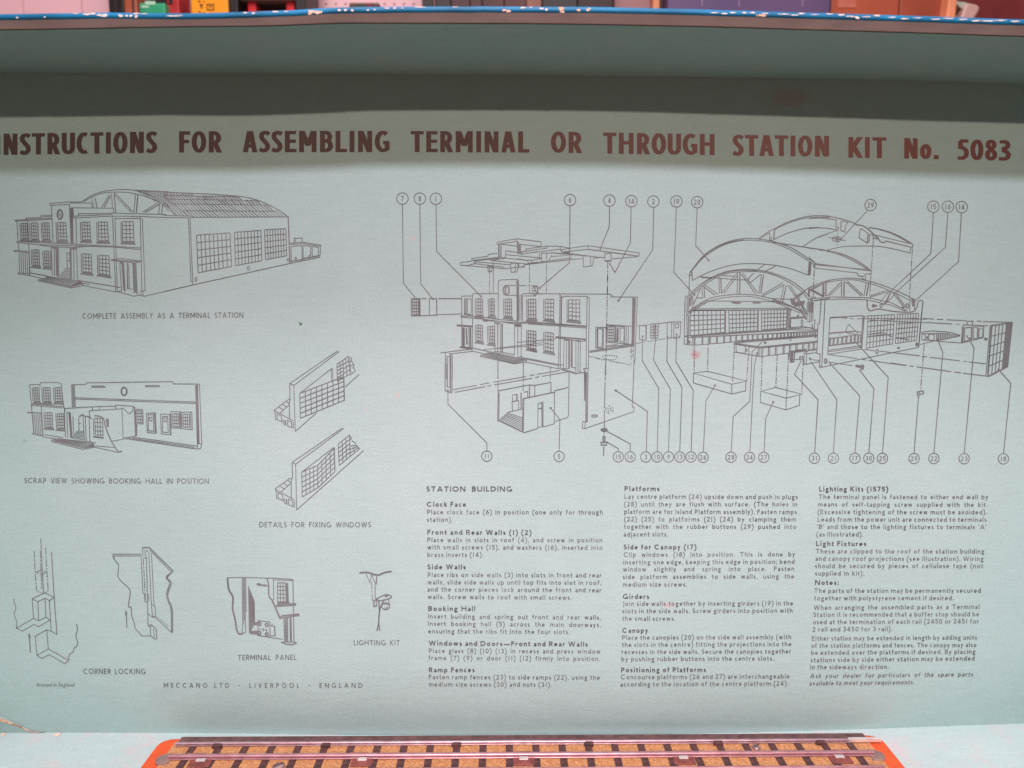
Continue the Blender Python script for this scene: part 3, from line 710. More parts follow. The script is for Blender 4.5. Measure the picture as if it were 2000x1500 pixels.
ZS = 380/1390
COLS = {820: '''
B 47 660 73 73 STATION BUILDING
b 50 330 181 181 Clock Face
r 52 1306 235 237 Place clock face (6) in position (one only for through
r 50 235 289 289 station).
b 54 797 380 383 Front and Rear Walls (1) (2)
r 54 1303 434 436 Place walls in slots in roof (4), and screw in position
r 54 1305 486 489 with small screws (15), and washers (16), inserted into
r 54 455 540 540 brass inserts (14).
b 54 328 628 628 Side Walls
r 56 1298 683 687 Place ribs on side walls (3) into slots in front and rear
r 56 1296 736 740 walls, slide side walls up until top fits into slot in roof,
r 54 1297 787 793 and the corner pieces lock around the front and rear
r 56 1085 840 846 walls. Screw walls to roof with small screws.
b 60 396 926 926 Booking Hall
r 60 1294 980 988 Invert building and spring out front and rear walls,
r 60 1294 1032 1041 Insert booking hall (5) across the main doorways,
r 60 1072 1086 1091 ensuring that the ribs fit into the four slots.
b 64 1200 1173 1180 Windows and Doors—Front and Rear Walls
r 64 1290 1226 1231 Place glass (8) (10) (13) in recess and press window
r 62 1288 1277 1283 frame (7) (9) or door (11) (12) firmly into position.
b 64 392 1364 1364 Ramp Fences
r 64 1286 1413 1417 Fasten ramp fences (23) to side ramps (22), using the
r 64 942 1465 1468 medium size screws (30) and nuts (31).''',
1200: '''
b 72 322 69 69 Platforms
r 72 1310 124 127 Lay centre platform (24) upside down and push in plugs
r 70 1305 179 179 (28) until they are flush with surface. (The holes in
r 70 1303 232 234 platform are for Island Platform assembly). Fasten ramps
r 70 1298 286 287 (22) (25) to platforms (21) (24) by clamping them
r 68 1298 339 340 together with the rubber buttons (29) pushed into
r 66 385 394 394 adjacent slots.
b 66 585 486 486 Side for Canopy (17)
r 66 1290 540 536 Clip windows (18) into position. This is done by
r 64 1286 594 589 inserting one edge, keeping this edge in position; bend
r 62 1284 644 640 window slightly and spring into place. Fasten
r 60 1283 698 694 side platform assemblies to side walls, using the
r 60 520 752 752 medium size screws.
b 60 248 840 840 Girders
r 58 1276 890 886 Join side walls together by inserting girders (19) in the
r 56 1272 943 938 slots in the side walls. Screw girders into position with
r 56 437 996 996 the small screws.
b 56 240 1082 1082 Canopy
r 54 1263 1132 1127 Place the canopies (20) on the side wall assembly (with
r 54 1264 1183 1178 the slots in the centre) fitting the projections into the
r 52 1262 1234 1230 recesses in the side walls. Secure the canopies together
r 50 1140 1286 1280 by pushing rubber buttons into the centre slots.
b 48 654 1364 1362 Positioning of Platforms
r 46 1250 1414 1408 Concourse platforms (26 and 27) are interchangeable
r 42 1243 1466 1459 according to the location of the centre platform (24).''',
1565: '''
b 128 620 72 72 Lighting Kits (1575)
r 124 1335 126 128 The terminal panel is fastened to either end wall by
r 120 1330 180 183 means of self-tapping screw supplied with the kit.
r 116 1326 234 236 (Excessive tightening of the screw must be avoided).
r 116 1323 287 289 Leads from the power unit are connected to terminals
r 112 1323 340 342 'B' and those to the lighting fixtures to terminals 'A'
r 108 443 394 394 (as illustrated).
b 106 464 462 462 Light Fixtures
r 104 1307 515 516 These are clipped to the roof of the station building
r 100 1302 567 569 and canopy roof projections (see illustration). Wiring
r 98 1298 620 620 should be secured by pieces of cellulose tape (not
r 98 450 673 673 supplied in kit).
b 98 267 740 740 Notes:
r 92 1282 797 796 The parts of the station may be permanently secured
r 92 1088 850 849 together with polystyrene cement if desired.
r 88 1272 918 911 When arranging the assembled parts as a Terminal
r 86 1270 968 964 Station it is recommended that a buffer stop should be
r 84 1268 1021 1015 used at the termination of each rail (2450 or 2451 for
r 80 650 1073 1070 2 rail and 3450 for 3 rail).
r 76 1254 1138 1131 Either station may be extended in length by adding units
r 72 1250 1189 1184 of the station platforms and fences. The canopy may also
r 70 1243 1240 1232 be extended over the platforms if desired. By placing
r 66 1238 1292 1280 stations side by side either station may be extended
r 64 625 1343 1340 in the sideways direction.
i 60 1226 1406 1393 Ask your dealer for particulars of the spare parts
i 56 806 1458 1450 available to meet your requirements.'''}
for ox, txt in COLS.items():
    cur = None
    def flush():
        if cur is not None: cur.build('paragraph_text', K_text, panel)
    for ln in txt.strip().split('\n'):
        k, x0, x1, y0, y1, t = ln.split(' ', 5)
        X0 = ox + float(x0)*ZS; X1 = ox + float(x1)*ZS; Y0 = 940 + float(y0)*ZS; Y1 = 940 + float(y1)*ZS
        if k in 'Bb':
            flush(); cur = Print()
            h = Print(); h.text(t, X0, X1, Y0, Y1, 10.3 if k == 'B' else 9.6, .205, bold=False, word=(1.05 if k == 'B' else None)); h.build('paragraph_heading', K_bold, panel)
        elif k == 'i':
            cur.text(t, X0, X1, Y0, Y1, 8.8, .155, italic=.2)
        else:
            cur.text(t, X0, X1, Y0, Y1, 9.1, .158)
    flush()

CALL = [(786.1,387.8,'7'),(820,387.8,'8'),(851.2,388.2,'1'),(1113.3,390.6,'6'),(1190.3,391.7,'4'),(1233.2,392.8,'14'),(1276.1,393.5,'2'),(1321.1,393.2,'19'),(1361.6,394.8,'20'),
  (1700.2,400.4,'29'),(1822.9,403.6,'15'),(1851.2,403.6,'16'),(1878.2,404.4,'14'),(950.8,890.9,'11'),(1091.9,891.3,'5'),(1207.6,892,'15'),(1230.8,892,'16'),(1261.3,892.3,'3'),
  (1283.3,892.3,'10'),(1305.6,892.3,'9'),(1327.6,892.3,'13'),(1349.8,892.3,'12'),(1373.2,893,'26'),(1427.7,892.8,'28'),(1464,893,'24'),(1491.7,893,'27'),(1590.5,894.7,'31'),
  (1627.6,894.7,'21'),(1669.8,894.7,'17'),(1696.8,894.8,'30'),(1723.4,895,'25'),(1785.2,895.4,'29'),(1823.9,895.4,'22'),(1883,895.7,'23'),(1959.7,896,'18')]
for x, y, t in CALL:
    p = Print(); topc = y < 600; r = 11.2 if topc else 10.1
    p.ribbon([(x+r*cos(i*pi/14), y+r*sin(i*pi/14)) for i in range(28)], 1.75, True)
    h = 10.2 if topc else 9.3
    wd = {1: 5.2, 2: 12.5 if '1' not in t else 11}[len(t)]
    if t == '1': wd = 3.2
    if t == '11': wd = 9
    p.text(t, x-wd/2, x+wd/2, y+h/2, y+h/2, h, .15, track=.2, justify=False)
    p.build('callout_number', K_line, panel)

# ---- drawing: complete terminal station
p = Print(); A = (20, 360, .155)
p.draw(*A, '''500,240 720,222 905,221; 500,265 745,250; 500,240 500,265; 520,265 540,740; 745,250 770,750; 750,235 1025,235 1035,295; 755,300 765,745
e w2.4 627,380 36,62; 610,340 627,380 640,410; 600,385 627,380; e 627,380 26,50
770,295 1300,300 1305,355; 770,295 775,400; 790,300 800,400
860,370 1110,368 1300,362 1960,380 1965,395; 860,370 860,395; 1110,368 1110,392; 800,405 860,398 1290,380; 800,425 1290,400 1640,405 2000,420; 1310,432 1640,428; 800,405 800,425; 830,430 835,750
65,450 200,445 200,425 390,418 390,392 525,388; 65,465 520,440; 65,450 65,465; 390,410 525,405; 205,440 520,428
85,465 100,720; 218,460 240,735; 85,720 540,740 760,752 1100,770 1650,800 w1.9; 85,735 370,760 1300,790 1650,822; 85,720 85,735; 370,765 520,785 770,795 840,790 1100,772
100,735 110,830; w1.9 50,830 235,845 235,860 50,846 50,830; 235,745 250,1150; v 5 w2 112,865 235,865 245,1130 118,1115; 100,1112 245,1133 245,1150 105,1130 100,1112
250,1115 480,1158 w2.4; 250,1150 420,1188; 355,1200 765,1290 920,1250; 355,1200 355,1215 770,1305 920,1275 920,1250; h 6 480,1160 850,1212 770,1288 365,1200; h 5 850,1212 880,1215 915,1248 770,1288
520,790 530,1145; 555,800 560,1155; v 4 w2 575,800 607,790 610,1160 585,1158; w5 520,795 600,797; 765,800 775,1190; 800,815 805,1195; 835,800 850,1200; w5 755,808 835,811; 755,800 760,1190
h 6 690,1060 765,1062 765,1190 615,1160; 715,865 720,1055; 750,865 752,960 722,962; 715,865 750,865; v 3 w2 768,300 785,300 795,745 770,745
1290,410 1330,1355; 1320,430 1350,1350; 1640,410 1660,1340; 1665,430 1700,1340 1640,1345; 1645,1345 1650,1400; 1672,1345 1675,1410
1275,945 1400,935 1660,965; 1275,960 1580,990 1660,970; 1275,945 1275,960; w2.2 1285,952 1640,975
1380,985 1405,1345; 1430,990 1450,1345; w2.6 1475,990 1480,1320; 1495,1010 1500,1310; 1545,1000 1560,1370; 1585,1000 1600,1380; w4 1385,990 1430,992; w4 1535,1000 1585,1003; v 3 w1.6 1405,1000 1425,1000 1448,1340 1430,1340; v 3 1550,1010 1580,1010 1598,1370 1565,1365
1350,1350 1560,1410 1610,1395 1610,1380; 1350,1350 1410,1340; 1480,1310 1545,1322; 850,1210 1330,1290 1395,1303 w2.4; 890,1240 1000,1262; w1.9 920,1275 1330,1355; w2 1610,1395 1690,1410 2000,1340; 1330,1355 1350,1350
~ w2 900,221 1050,130 1200,85 1400,65 1600,80 1780,145 1900,210 2000,275; ~ 930,219 1060,145 1200,105 1400,98 1560,115 1750,170 1900,235 2000,300; w2.6 1560,75 2000,95
1030,185 1055,295; w2.6 1070,175 1095,295; 1275,115 1290,300; w2.6 1310,110 1330,355; 1580,120 1560,355; w2.6 1610,125 1590,355; 1890,240 1870,375; w2.4 1920,250 1910,378
1250,130 1155,290; w2.4 1262,150 1185,290; w2.4 1325,115 1550,350; 1315,135 1520,350; 1885,215 1670,350; w2.4 1890,245 1700,355; 1925,255 2000,340''')
p.win(*A, '140,490 212,490 222,680 150,680; 265,485 350,485 355,690 275,690; 410,485 490,485 500,690 420,690; 595,480 700,480 715,700 605,700; 905,475 1003,475 1013,700 912,700; 1110,475 1225,475 1240,710 1115,710; 1415,470 1550,470 1560,720 1418,720; 285,825 362,825 372,1025 290,1020; 430,840 512,845 512,1040 440,1035; 915,875 1020,880 1030,1115 918,1100; 1120,895 1245,900 1255,1145 1122,1125', w_=1.75)
for r in range(7):      # roofing over the hall, seen on the left part
    for k in range(12):
        x = 1600 + k*36 + r*34; y = 82 + r*19
        if x < 1985: p.draw(*A, 'w1.8 %g,%g %g,%g' % (x, y+1, x+30, y+16))
B = (320, 360, .16)
p.draw(*B, '''~ w2.4 0,95 300,108 600,122 900,145 1100,180 1300,260 1450,345 1510,392; w1.8 0,210 135,380; 0,240 20,262; 50,270 140,380; w1.6 0,378 330,388; 0,405 305,407; w2 330,403 1520,397; w3 1518,390 1540,965; 300,410 332,1185 355,1187; 320,405 355,1225
w2.4 0,1310 355,1228 1540,965 1905,888; g 8 5 w2.1 400,620 808,592 828,1002 420,1080; g 8 5 w2.1 862,585 1185,562 1197,932 875,992; g 8 5 w2.1 1230,555 1490,540 1500,872 1242,920
e w1.8 393,1160 12,25; e w1.8 1033,1025 13,22; e 1517,922 11,16; w2.4 1590,712 1592,660 1688,655 1688,710; 1604,705 1606,672; w2 1540,720 1700,705 1915,742 1905,888; 1545,735 1700,722 1905,756; 1555,760 1685,745 1690,920 1555,935 1555,760
1700,745 1795,755 1790,890 1700,900 1700,745; 1810,760 1890,770 1885,870 1812,880 1810,760; w1.8 1540,945 1905,870; e 1612,905 10,14; e 1778,880 9,12; w1.6 240,322 1380,328; w1.6 130,240 1260,252; w1.5 30,180 1120,196; 0,135 960,152''')
edge = [(0,95),(300,108),(600,122),(900,145),(1100,180),(1300,260),(1450,345),(1510,392)]
for (y0, y1, xa, xb, st, dx) in [(325,400,235,1480,44,92),(245,322,130,1330,40,84),(190,243,20,1230,38,58),(142,188,0,1100,36,46),(104,140,0,900,36,34)]:
    x = xa
    while x < xb:
        if interp(edge, x) < y0+6 and interp(edge, x+dx) < y1:
            p.draw(*B, 'w%g %g,%g %g,%g' % (random.choice((1.5, 1.8, 2.4)) if y0 > 200 else random.choice((2.0, 2.8, 3.4)), x, y0, x+dx, y1))
        x += st
for k in range(4): p.draw(*B, 'w1.6 %g,%g %g,%g' % (20+k*34, 215+k*6, 165+k*40, 382))
p.build('station_drawing', K_line, panel)

# ---- drawing: scrap view
p = Print(); A = (40, 730, .185)
p.draw(*A, '''w1.9 97,115 205,112 215,92 400,92 430,105 440,210 455,340 470,370; w3 455,345 470,375 465,395; 97,115 115,320 140,625; 205,112 208,140; 110,318 450,345; 110,332 445,360; w3 70,408 225,414; 220,340 240,665
v 5 w2 130,430 215,425 235,650 145,630; w2.4 120,630 240,656; 465,395 475,670; 490,405 500,675; v 3 w2 510,412 528,415 548,680 530,676; w3 495,408 530,415; 555,440 560,640
w2.2 540,115 690,113 695,95 1605,82 1618,106 1885,108 1893,125; v 3 w2 540,117 570,118 580,350 547,352; e w2.6 1095,185 32,45; e 1095,185 24,38; 750,127 885,127; w2.4 750,140 900,140; 1315,122 1470,122; w2.4 1315,136 1470,136
w2 575,252 1850,298; w2 575,266 1850,313; v 4 w1.8 1848,120 1872,120 1888,740 1866,738; w1.9 1890,110 1915,745 1900,790 1850,792; 1865,738 1915,740; 1870,740 1868,785; w2.2 1090,680 1850,792; w2 1190,668 1865,762; 1120,672 1840,775
w2 470,365 760,348 985,340 1020,330 1190,342; ~ 1190,342 1185,385 1150,420 1110,385 1080,358; 760,348 762,385; 835,346 836,378; w2 725,390 1065,370 1085,358; 1072,370 1085,690; 725,390 735,450; 1200,352 1215,655 1090,680; 1190,342 1215,360; 960,712 1085,690; w3 1000,340 1010,370
w1.6 c 1212,372 1292,376 1297,528 1215,525; v 3 w2 1215,530 1230,532 1228,655 1215,655; 1330,415 1425,410 1435,625 1340,620 1330,415; c w2 1350,430 1405,430 1410,605 1350,600; c 1363,460 1390,460 1390,495 1365,495; 1415,412 1425,622
c 1480,425 1585,425 1590,645 1487,635; c w2 1500,450 1555,450 1560,620 1500,615; c 1515,465 1540,465 1540,505 1515,505; 1575,427 1580,642; c 1588,398 1690,400 1695,575 1595,570; c 1700,405 1810,402 1815,590 1705,580; 1680,402 1685,572; 1795,405 1800,588
330,715 660,797 790,772; 330,700 415,680; 330,700 330,715; h 6 420,685 745,720 660,782 345,706; h 5 745,720 770,735 785,765 660,782; h 6 590,605 665,605 665,695 545,675
660,430 675,705; 685,450 695,712; 725,450 735,715; w3 620,452 655,430 685,450 725,450 750,475; 615,460 620,600; 640,520 612,522; w1.8 770,660 880,670; 770,668 880,680
~ w3 780,440 870,465 905,580 960,710 1030,820; w4 1030,822 1075,820; 790,760 990,777; 790,775 1030,828; v 3 905,470 930,475 930,560 915,560; 250,640 450,672; 245,665 400,690; 735,715 800,735''')
p.win(*A, '140,145 195,145 205,292 150,292; 242,145 312,145 320,292 250,292; 365,145 435,145 445,292 372,292; 265,410 335,410 340,560 270,560; 390,420 455,420 463,575 397,572', w_=1.6)
p.win(*A, '1222,388 1282,388 1287,515 1222,512; 1607,420 1670,420 1675,560 1610,555; 1715,425 1785,425 1785,567 1720,562; 785,470 868,470 873,650 792,645', 3, 4, 1.6, False)
p.build('booking_hall_drawing', K_line, panel)

# ---- drawings: fixing windows
p = Print(); A = (520, 680, .22)
plat = '''w1.7 %(a)s 68,550 205,450; 68,550 240,645; 70,560 80,575 82,632 92,636; c 95,580 135,602 140,652 96,632; c 188,638 225,655 228,705 190,690; 150,630 150,668 175,685 172,640; 240,655 240,715; 110,520 150,548; 142,495 186,525; 178,470 205,492; 118,580 205,500; 165,640 168,668'''
p.draw(*A, plat.replace('%(a)s ', ''))
p.draw(520+10*.22, 680+700*.22, .22, plat.replace('%(a)s ', ''))
p.draw(*A, '''w1.8 650,28 245,330; 635,22 217,308; w2.2 208,310 212,460 205,470 208,630; 208,310 245,328; 245,330 258,738; 222,320 225,330; w1.8 258,738 445,575; w2 700,345 825,232; 298,400 580,180; 575,185 582,290; 588,182 592,280; 580,180 590,182
g 8 5 w2.2 298,400 690,252 692,462 303,622; g 2 5 w2 628,142 680,108 688,262 632,292; g 2 4 w1.8 680,108 728,70 745,230 688,262; 740,75 748,200 765,225; 755,78 762,120 775,150 790,210; w1.8 745,240 788,205; 765,130 782,150; 760,170 785,180; 740,120 760,110; 742,160 770,150; w3 688,250 694,465
w1.8 688,712 262,1028; 678,706 232,1012; w2.2 230,1012 234,1150 222,1160 222,1335; 232,1012 262,1030; 262,1030 270,1435; w2 270,1435 865,908; 315,1100 600,880; w2.6 603,882 610,1080
g 4 5 w2 315,1100 455,1040 458,1238 320,1320; g 4 5 w2 455,1040 603,890 610,1095 458,1238; g 3 5 w1.9 640,850 740,770 745,960 648,1040; g 2 3 w1.7 742,870 800,860 825,895 745,960; 740,770 760,800 742,815; 760,820 800,850; 790,860 830,890''')
p.build('window_fixing_drawing', K_line, panel)

# ---- drawings: corner locking
p = Print(); A = (20, 1030, .18665)
p.draw(*A, '''w2 320,115 335,440 350,690; d w2 250,245 260,440 275,650; d w2 370,210 383,440 398,660; d 315,250 330,640; d 340,480 348,690; w2.2 432,255 460,720 490,1120; w1.8 230,745 350,690 365,685 462,730 410,765 365,740 290,775 230,745; 230,745 245,950; 290,775 298,975; 365,740 375,940; 410,765 430,1085 490,1120
245,950 65,1055 125,1085 250,1015 298,1038 418,970 375,940 298,975 245,950; ~ w2 42,745 40,780 60,845 42,900 68,990 65,1055; d 270,470 320,445 380,465 330,492 272,470; d 275,650 290,672 350,690; d 398,660 365,685
262,1138 380,1070 430,1085; 262,1138 280,1338 400,1270 382,1070; w2 280,1338 330,1370 410,1330 572,1425 612,1390 400,1270; ~ w2.2 695,1010 705,1070 688,1130 705,1200 695,1245 670,1260 660,1300 618,1335 612,1390
w2.6 212,1310 202,1150; w5 206,1155 198,1135; w3.6 201,1140 198,1112; w2.6 1222,1050 1214,915; w5 1216,918 1212,895; w3.6 1213,905 1211,872
w2.4 1075,280 1375,280; w2 1085,298 1375,298; ~ w2.2 1075,280 1080,320 1130,390 1132,440 1130,520 1180,580 1245,640 1255,700 1237,825 1265,835 1272,920 1300,1010 1310,1060 1350,1100 1375,1138; ~ 1085,300 1095,335 1138,390; w2 1375,1138 1470,1132
w3 1385,210 1455,210 1705,455; w2 1460,235 1690,470; ~ w2.6 1705,455 1645,525 1685,580 1650,690 1660,760 1695,860 1700,1100; ~ w2.2 1690,470 1632,520 1668,580 1636,690 1648,760 1682,860 1688,1100; w2 1690,1100 1520,940; w1.6 1370,300 1390,690 1405,695; w2 d 1392,320 1415,760; w2 1425,300 1440,900 1442,1025; 1410,230 1415,300
w1.8 1450,260 1478,800; w1.8 1478,270 1505,800; 1385,210 1390,300; w3 1435,235 1430,255; 1400,320 1425,318; 1405,700 1410,775 1430,780; 1430,700 1450,705 1452,770; w1.8 c 1478,808 1515,815 1520,935 1490,930; d 1530,930 1650,1030; 1445,905 1490,940 1522,938; w2.2 1442,1020 1480,1018 1530,1070 1535,1165 1510,1165 1470,1132 1465,1040 1442,1025; 1500,1060 1510,1150; w1.8 1465,1040 1485,1025''')
p.build('corner_locking_drawing', K_line, panel)

# ---- drawings: terminal panel and lighting kit
A = (430, 1100, .185); p = Print()
p.draw(*A, '''w2.2 70,152 230,150 555,157 770,170; ~ w4.6 78,158 90,270 135,360 132,480 160,600 175,700 200,745 240,740; v 4 w2 232,152 270,152 275,520 238,690; w2 265,520 268,690; 238,690 228,715 245,740 272,725 268,690; 560,175 770,182
~ w3.6 495,160 512,230 515,340 545,385; 540,382 566,387 562,157; w4.6 548,388 585,470 630,575; w2 390,213 500,232; 395,230 500,240; e w3 405,222 14,8; w2.4 768,168 780,830; g 3 5 w2.2 605,205 690,205 700,405 608,405; v 3 w2 690,205 715,208 722,405 700,405; h 3 w2 605,408 720,405 745,420 600,435
w2.6 575,458 797,440 795,425 740,430; 590,445 795,428; w2.8 625,582 832,550 830,535 650,552; 640,562 830,540; w5 622,575 655,570; v 4 w2.2 672,575 712,575 715,830 680,830; v 2 w2 735,570 752,570 755,830 740,830; w3 645,830 700,855 760,858 802,845 800,830; w2 645,830 800,832; w2 510,780 665,802
v 9 w2.4 300,240 360,395 365,630 308,740; v 6 w2.2 308,620 365,620 365,640 310,740; h 5 w2 340,625 395,625 395,650 340,650; h 5 w2 310,715 400,715 400,750 320,742; c w2.2 400,605 525,620 527,780 400,762; e w3.4 418,640 12,18; e w3.4 492,650 14,16; e w3.4 415,735 14,16; e w3.4 492,748 14,16; e w2 455,700 9,11; e w1.8 488,705 7,9; w3 418,688 422,702
w2 530,660 575,665 580,765 530,762; w3.2 575,665 580,768; 540,655 560,640''')
p.build('terminal_panel_drawing', K_line, panel)
p = Print()
p.draw(*A, '''~ w4.4 1470,102 1560,97 1660,125 1740,97 1810,87; w2 1540,110 1582,207 1600,115; w2 1600,115 1640,222 1655,130 ; 1655,130 1650,225; w1.8 d 1598,200 1608,388; w2 1636,225 1638,385; c w2.2 1612,390 1655,397 1650,455 1622,458; 1632,400 1632,450; ~ w3 1645,380 1700,350 1760,330 1808,350 1785,372 1700,395 1645,382; w4 1740,350 1770,345; e w2.2 1748,452 42,37; w2 1712,432 1732,372; w2 1788,432 1775,372; 1710,430 1785,432; ~ 1735,470 1755,475 1770,455
w3.4 1675,398 1682,500 1672,640 1655,715; w3 1732,380 1690,470 1676,560 1676,650 1687,712''')
p.build('lighting_kit_drawing', K_line, panel)

# ---- drawing: exploded station building
p = Print(); A = (770, 370, .14)
p.draw(*A, '''w2.2 115,210 120,700 128,1305 302,1523; w2.2 357,210 370,1315 548,1542; w2.2 583,210 592,865 1210,1490; o 1210,1490 2.0
1435,735 1705,688 2000,722; 1435,762 1720,722; 1435,735 1435,762; 1705,688 1708,722; 1500,764 1710,790; w3 1458,765 1458,945; 1475,765 1478,945; 1495,765 1490,940; 1555,855 1720,878; 1555,855 1550,955; v 3 w1.8 1715,725 1732,730 1735,900 1722,900; v 2 w2 1745,765 1762,765 1762,900 1745,900; 1740,765 2000,790; 1770,875 2000,835; 1770,905 2000,865; 1840,830 2000,805; 1840,830 1842,850
1560,910 2000,950; 1080,965 1310,930 1310,905 1440,890; 1080,965 1082,992; w2.2 1082,992 1480,945; 1480,945 1550,957; w2.6 1110,995 1460,957; 925,1020 1080,1000; w2.2 925,1020 930,1057 1020,1060 1130,1035; 1130,1035 1540,1085; 930,1058 1540,1105 1810,1075 1810,1050; 1110,1000 1112,1030 1137,1032 1137,1003; 1350,990 1860,1040 2000,1020; 1550,957 1860,990; w2 1340,992 1545,960; 1140,1010 1620,1050
c w1.8 1302,1070 1370,1075 1360,1140 1310,1140; w3 1308,1142 1360,1142; c 1625,1030 1690,1025 1690,1150 1630,1155; 1690,1025 1745,1035 1710,1150 1690,1150; c 1865,985 1915,985 1915,1030 1865,1030; w3.4 1868,1032 1912,1032; w1.8 d 1330,1090 1330,1450; w1.8 1382,1010 1382,1450; w1.8 d 1888,1040 1888,1450''')
A = (1010, 370, .14)
p.draw(*A, '''w2.2 738,225 735,640 732,1020 315,1375; o 315,1375 2.0; w2.2 1290,235 1285,520 1160,830; o 1160,830 1.8; w2.2 1590,240 1580,740 1365,1160 1290,1030; w4 1300,1045 1290,1030; w2.2 1905,250 1892,840 1413,1551; o 1413,1551 2.1
0,688 335,730 335,790; 45,765 330,795; 120,830 420,790 600,795 730,815; 420,790 420,818; 600,795 603,832; 60,870 418,816; 60,900 603,832; 60,870 60,905; 120,830 120,852; 618,838 985,783; w2 622,872 990,835; 985,783 990,835; 985,783 1705,885 1700,930; w2.6 990,835 1700,930; 618,838 622,872 740,880; 640,880 1130,945 1220,950; 1310,970 1690,935; 310,890 310,945; 0,925 330,955; 0,965 150,990
330,890 480,885 770,915 480,935; 340,890 345,1005 440,1000 480,915; 100,1050 920,962; 200,990 340,960; 200,1025 345,1008 770,955; 480,880 740,905 920,925; 603,832 620,872; c w1.8 922,925 1025,930 1025,1070 925,1080; 1025,930 1075,940 1050,1060 1025,1070; 1075,955 1225,945; c 1225,895 1312,895 1312,1000 1225,1000; w4 1232,997 1308,997; w1.8 d 410,880 408,1450; w2.2 d 1265,1010 1258,1500; 0,1030 20,1080 100,1082 100,1050''')
A = (790, 540, .135)
p.draw(*A, '''c 97,320 225,315 228,565 97,568; g 3 5 w2.4 112,328 198,328 203,552 115,555; v 3 w2 203,325 222,322 224,562 205,562; c w2 360,320 465,320 468,560 360,562; w2.6 465,320 468,560; w2.4 240,320 320,320; w2.4 490,320 825,322; 230,565 400,560; w1.8 410,555 825,540; 97,572 430,560
w2 830,570 830,285 980,280; c 870,322 965,325 965,555 868,545; v 2 w2 880,330 912,330 912,545 880,545; w3 860,545 960,552; w2 985,580 985,265 1005,248 1355,248; 1355,620 1358,75 1375,50 1635,40 1650,62 1652,645; w2 1625,45 1630,640; e w3 1472,200 44,70; e 1480,200 30,62; 1475,140 1465,200 1478,260; 1480,128 1610,128; 1480,272 1620,272; d 1660,130 1930,135; e w1.8 1888,205 38,68; 1870,150 1900,200 1920,250; 1860,210 1900,190; 1925,145 1935,240; 1890,140 1885,270
w2.4 1640,60 1640,640; 1670,265 1672,640; 1692,265 1700,640; 1700,265 1720,248 2000,252; 1735,280 1900,282
w2.2 815,570 980,572 1270,605 1350,615; 815,587 985,600 1250,630 1590,685 1790,670 2000,697; 815,570 815,587; 1135,625 1210,640 1590,665 1780,655 2000,668; 1135,625 1138,642 1200,650; w3.2 1180,633 1210,640; 1270,612 1640,645; w2 985,600 985,1045; 830,590 830,1025; w3 755,700 980,718; 755,714 980,732; v 3 w2 838,735 868,738 870,1010 842,1010; w4 895,748 905,985; 930,740 935,1030; v 2 w2 945,740 962,742 965,1035 948,1032; w3 800,1025 985,1047; 810,1010 985,1030
1305,665 1308,1080; v 2 w2 1345,680 1352,680 1352,1090 1350,1090; 1385,680 1390,1090; v 2 w2 1405,680 1420,680 1420,1095 1408,1092; 1595,690 1590,1140; 1640,690 1640,1145; 1690,690 1688,1155; w5 1600,700 1690,705; w4 1600,712 1690,716; w4 1310,672 1385,680
1100,1135 1590,1250 1765,1210 1765,1235 1590,1262 1100,1155 1100,1135; 1130,1125 1590,1232 1745,1198; 1160,1115 1590,1215 1735,1188; 1185,1105 1590,1195 1725,1175; 1210,1095 1590,1178 1710,1155; 1230,1085 1590,1160; w2.4 985,1035 1220,1085; 985,1078 1160,1120; 1420,1095 1590,1130; 1300,1082 1420,1097; w2 520,1105 965,1050; 700,1115 985,1080; 965,1050 985,1080; w2 595,1105 590,1481; w2.6 618,1155 608,1481; 655,1150 658,1481; w3 670,1120 670,1481; w2 692,1115 690,1481; 618,1155 655,1150; 640,1115 695,1118; d w2 1352,1220 1352,1481; d w2 1718,1250 1718,1481; w1.4 1130,1062 2000,955; w1.4 1310,1045 2000,985''')
p.win(*A, '1045,322 1130,322 1132,560 1050,560; 1232,322 1300,322 1303,560 1238,550; 1455,325 1550,325 1550,580 1458,570; 1790,328 1900,328 1903,605 1793,605; 1048,700 1128,705 1132,940 1050,925; 1220,720 1300,722 1300,965 1228,955; 1793,780 1903,795 1900,1050 1793,1030', w_=1.75)
A = (1010, 540, .135)
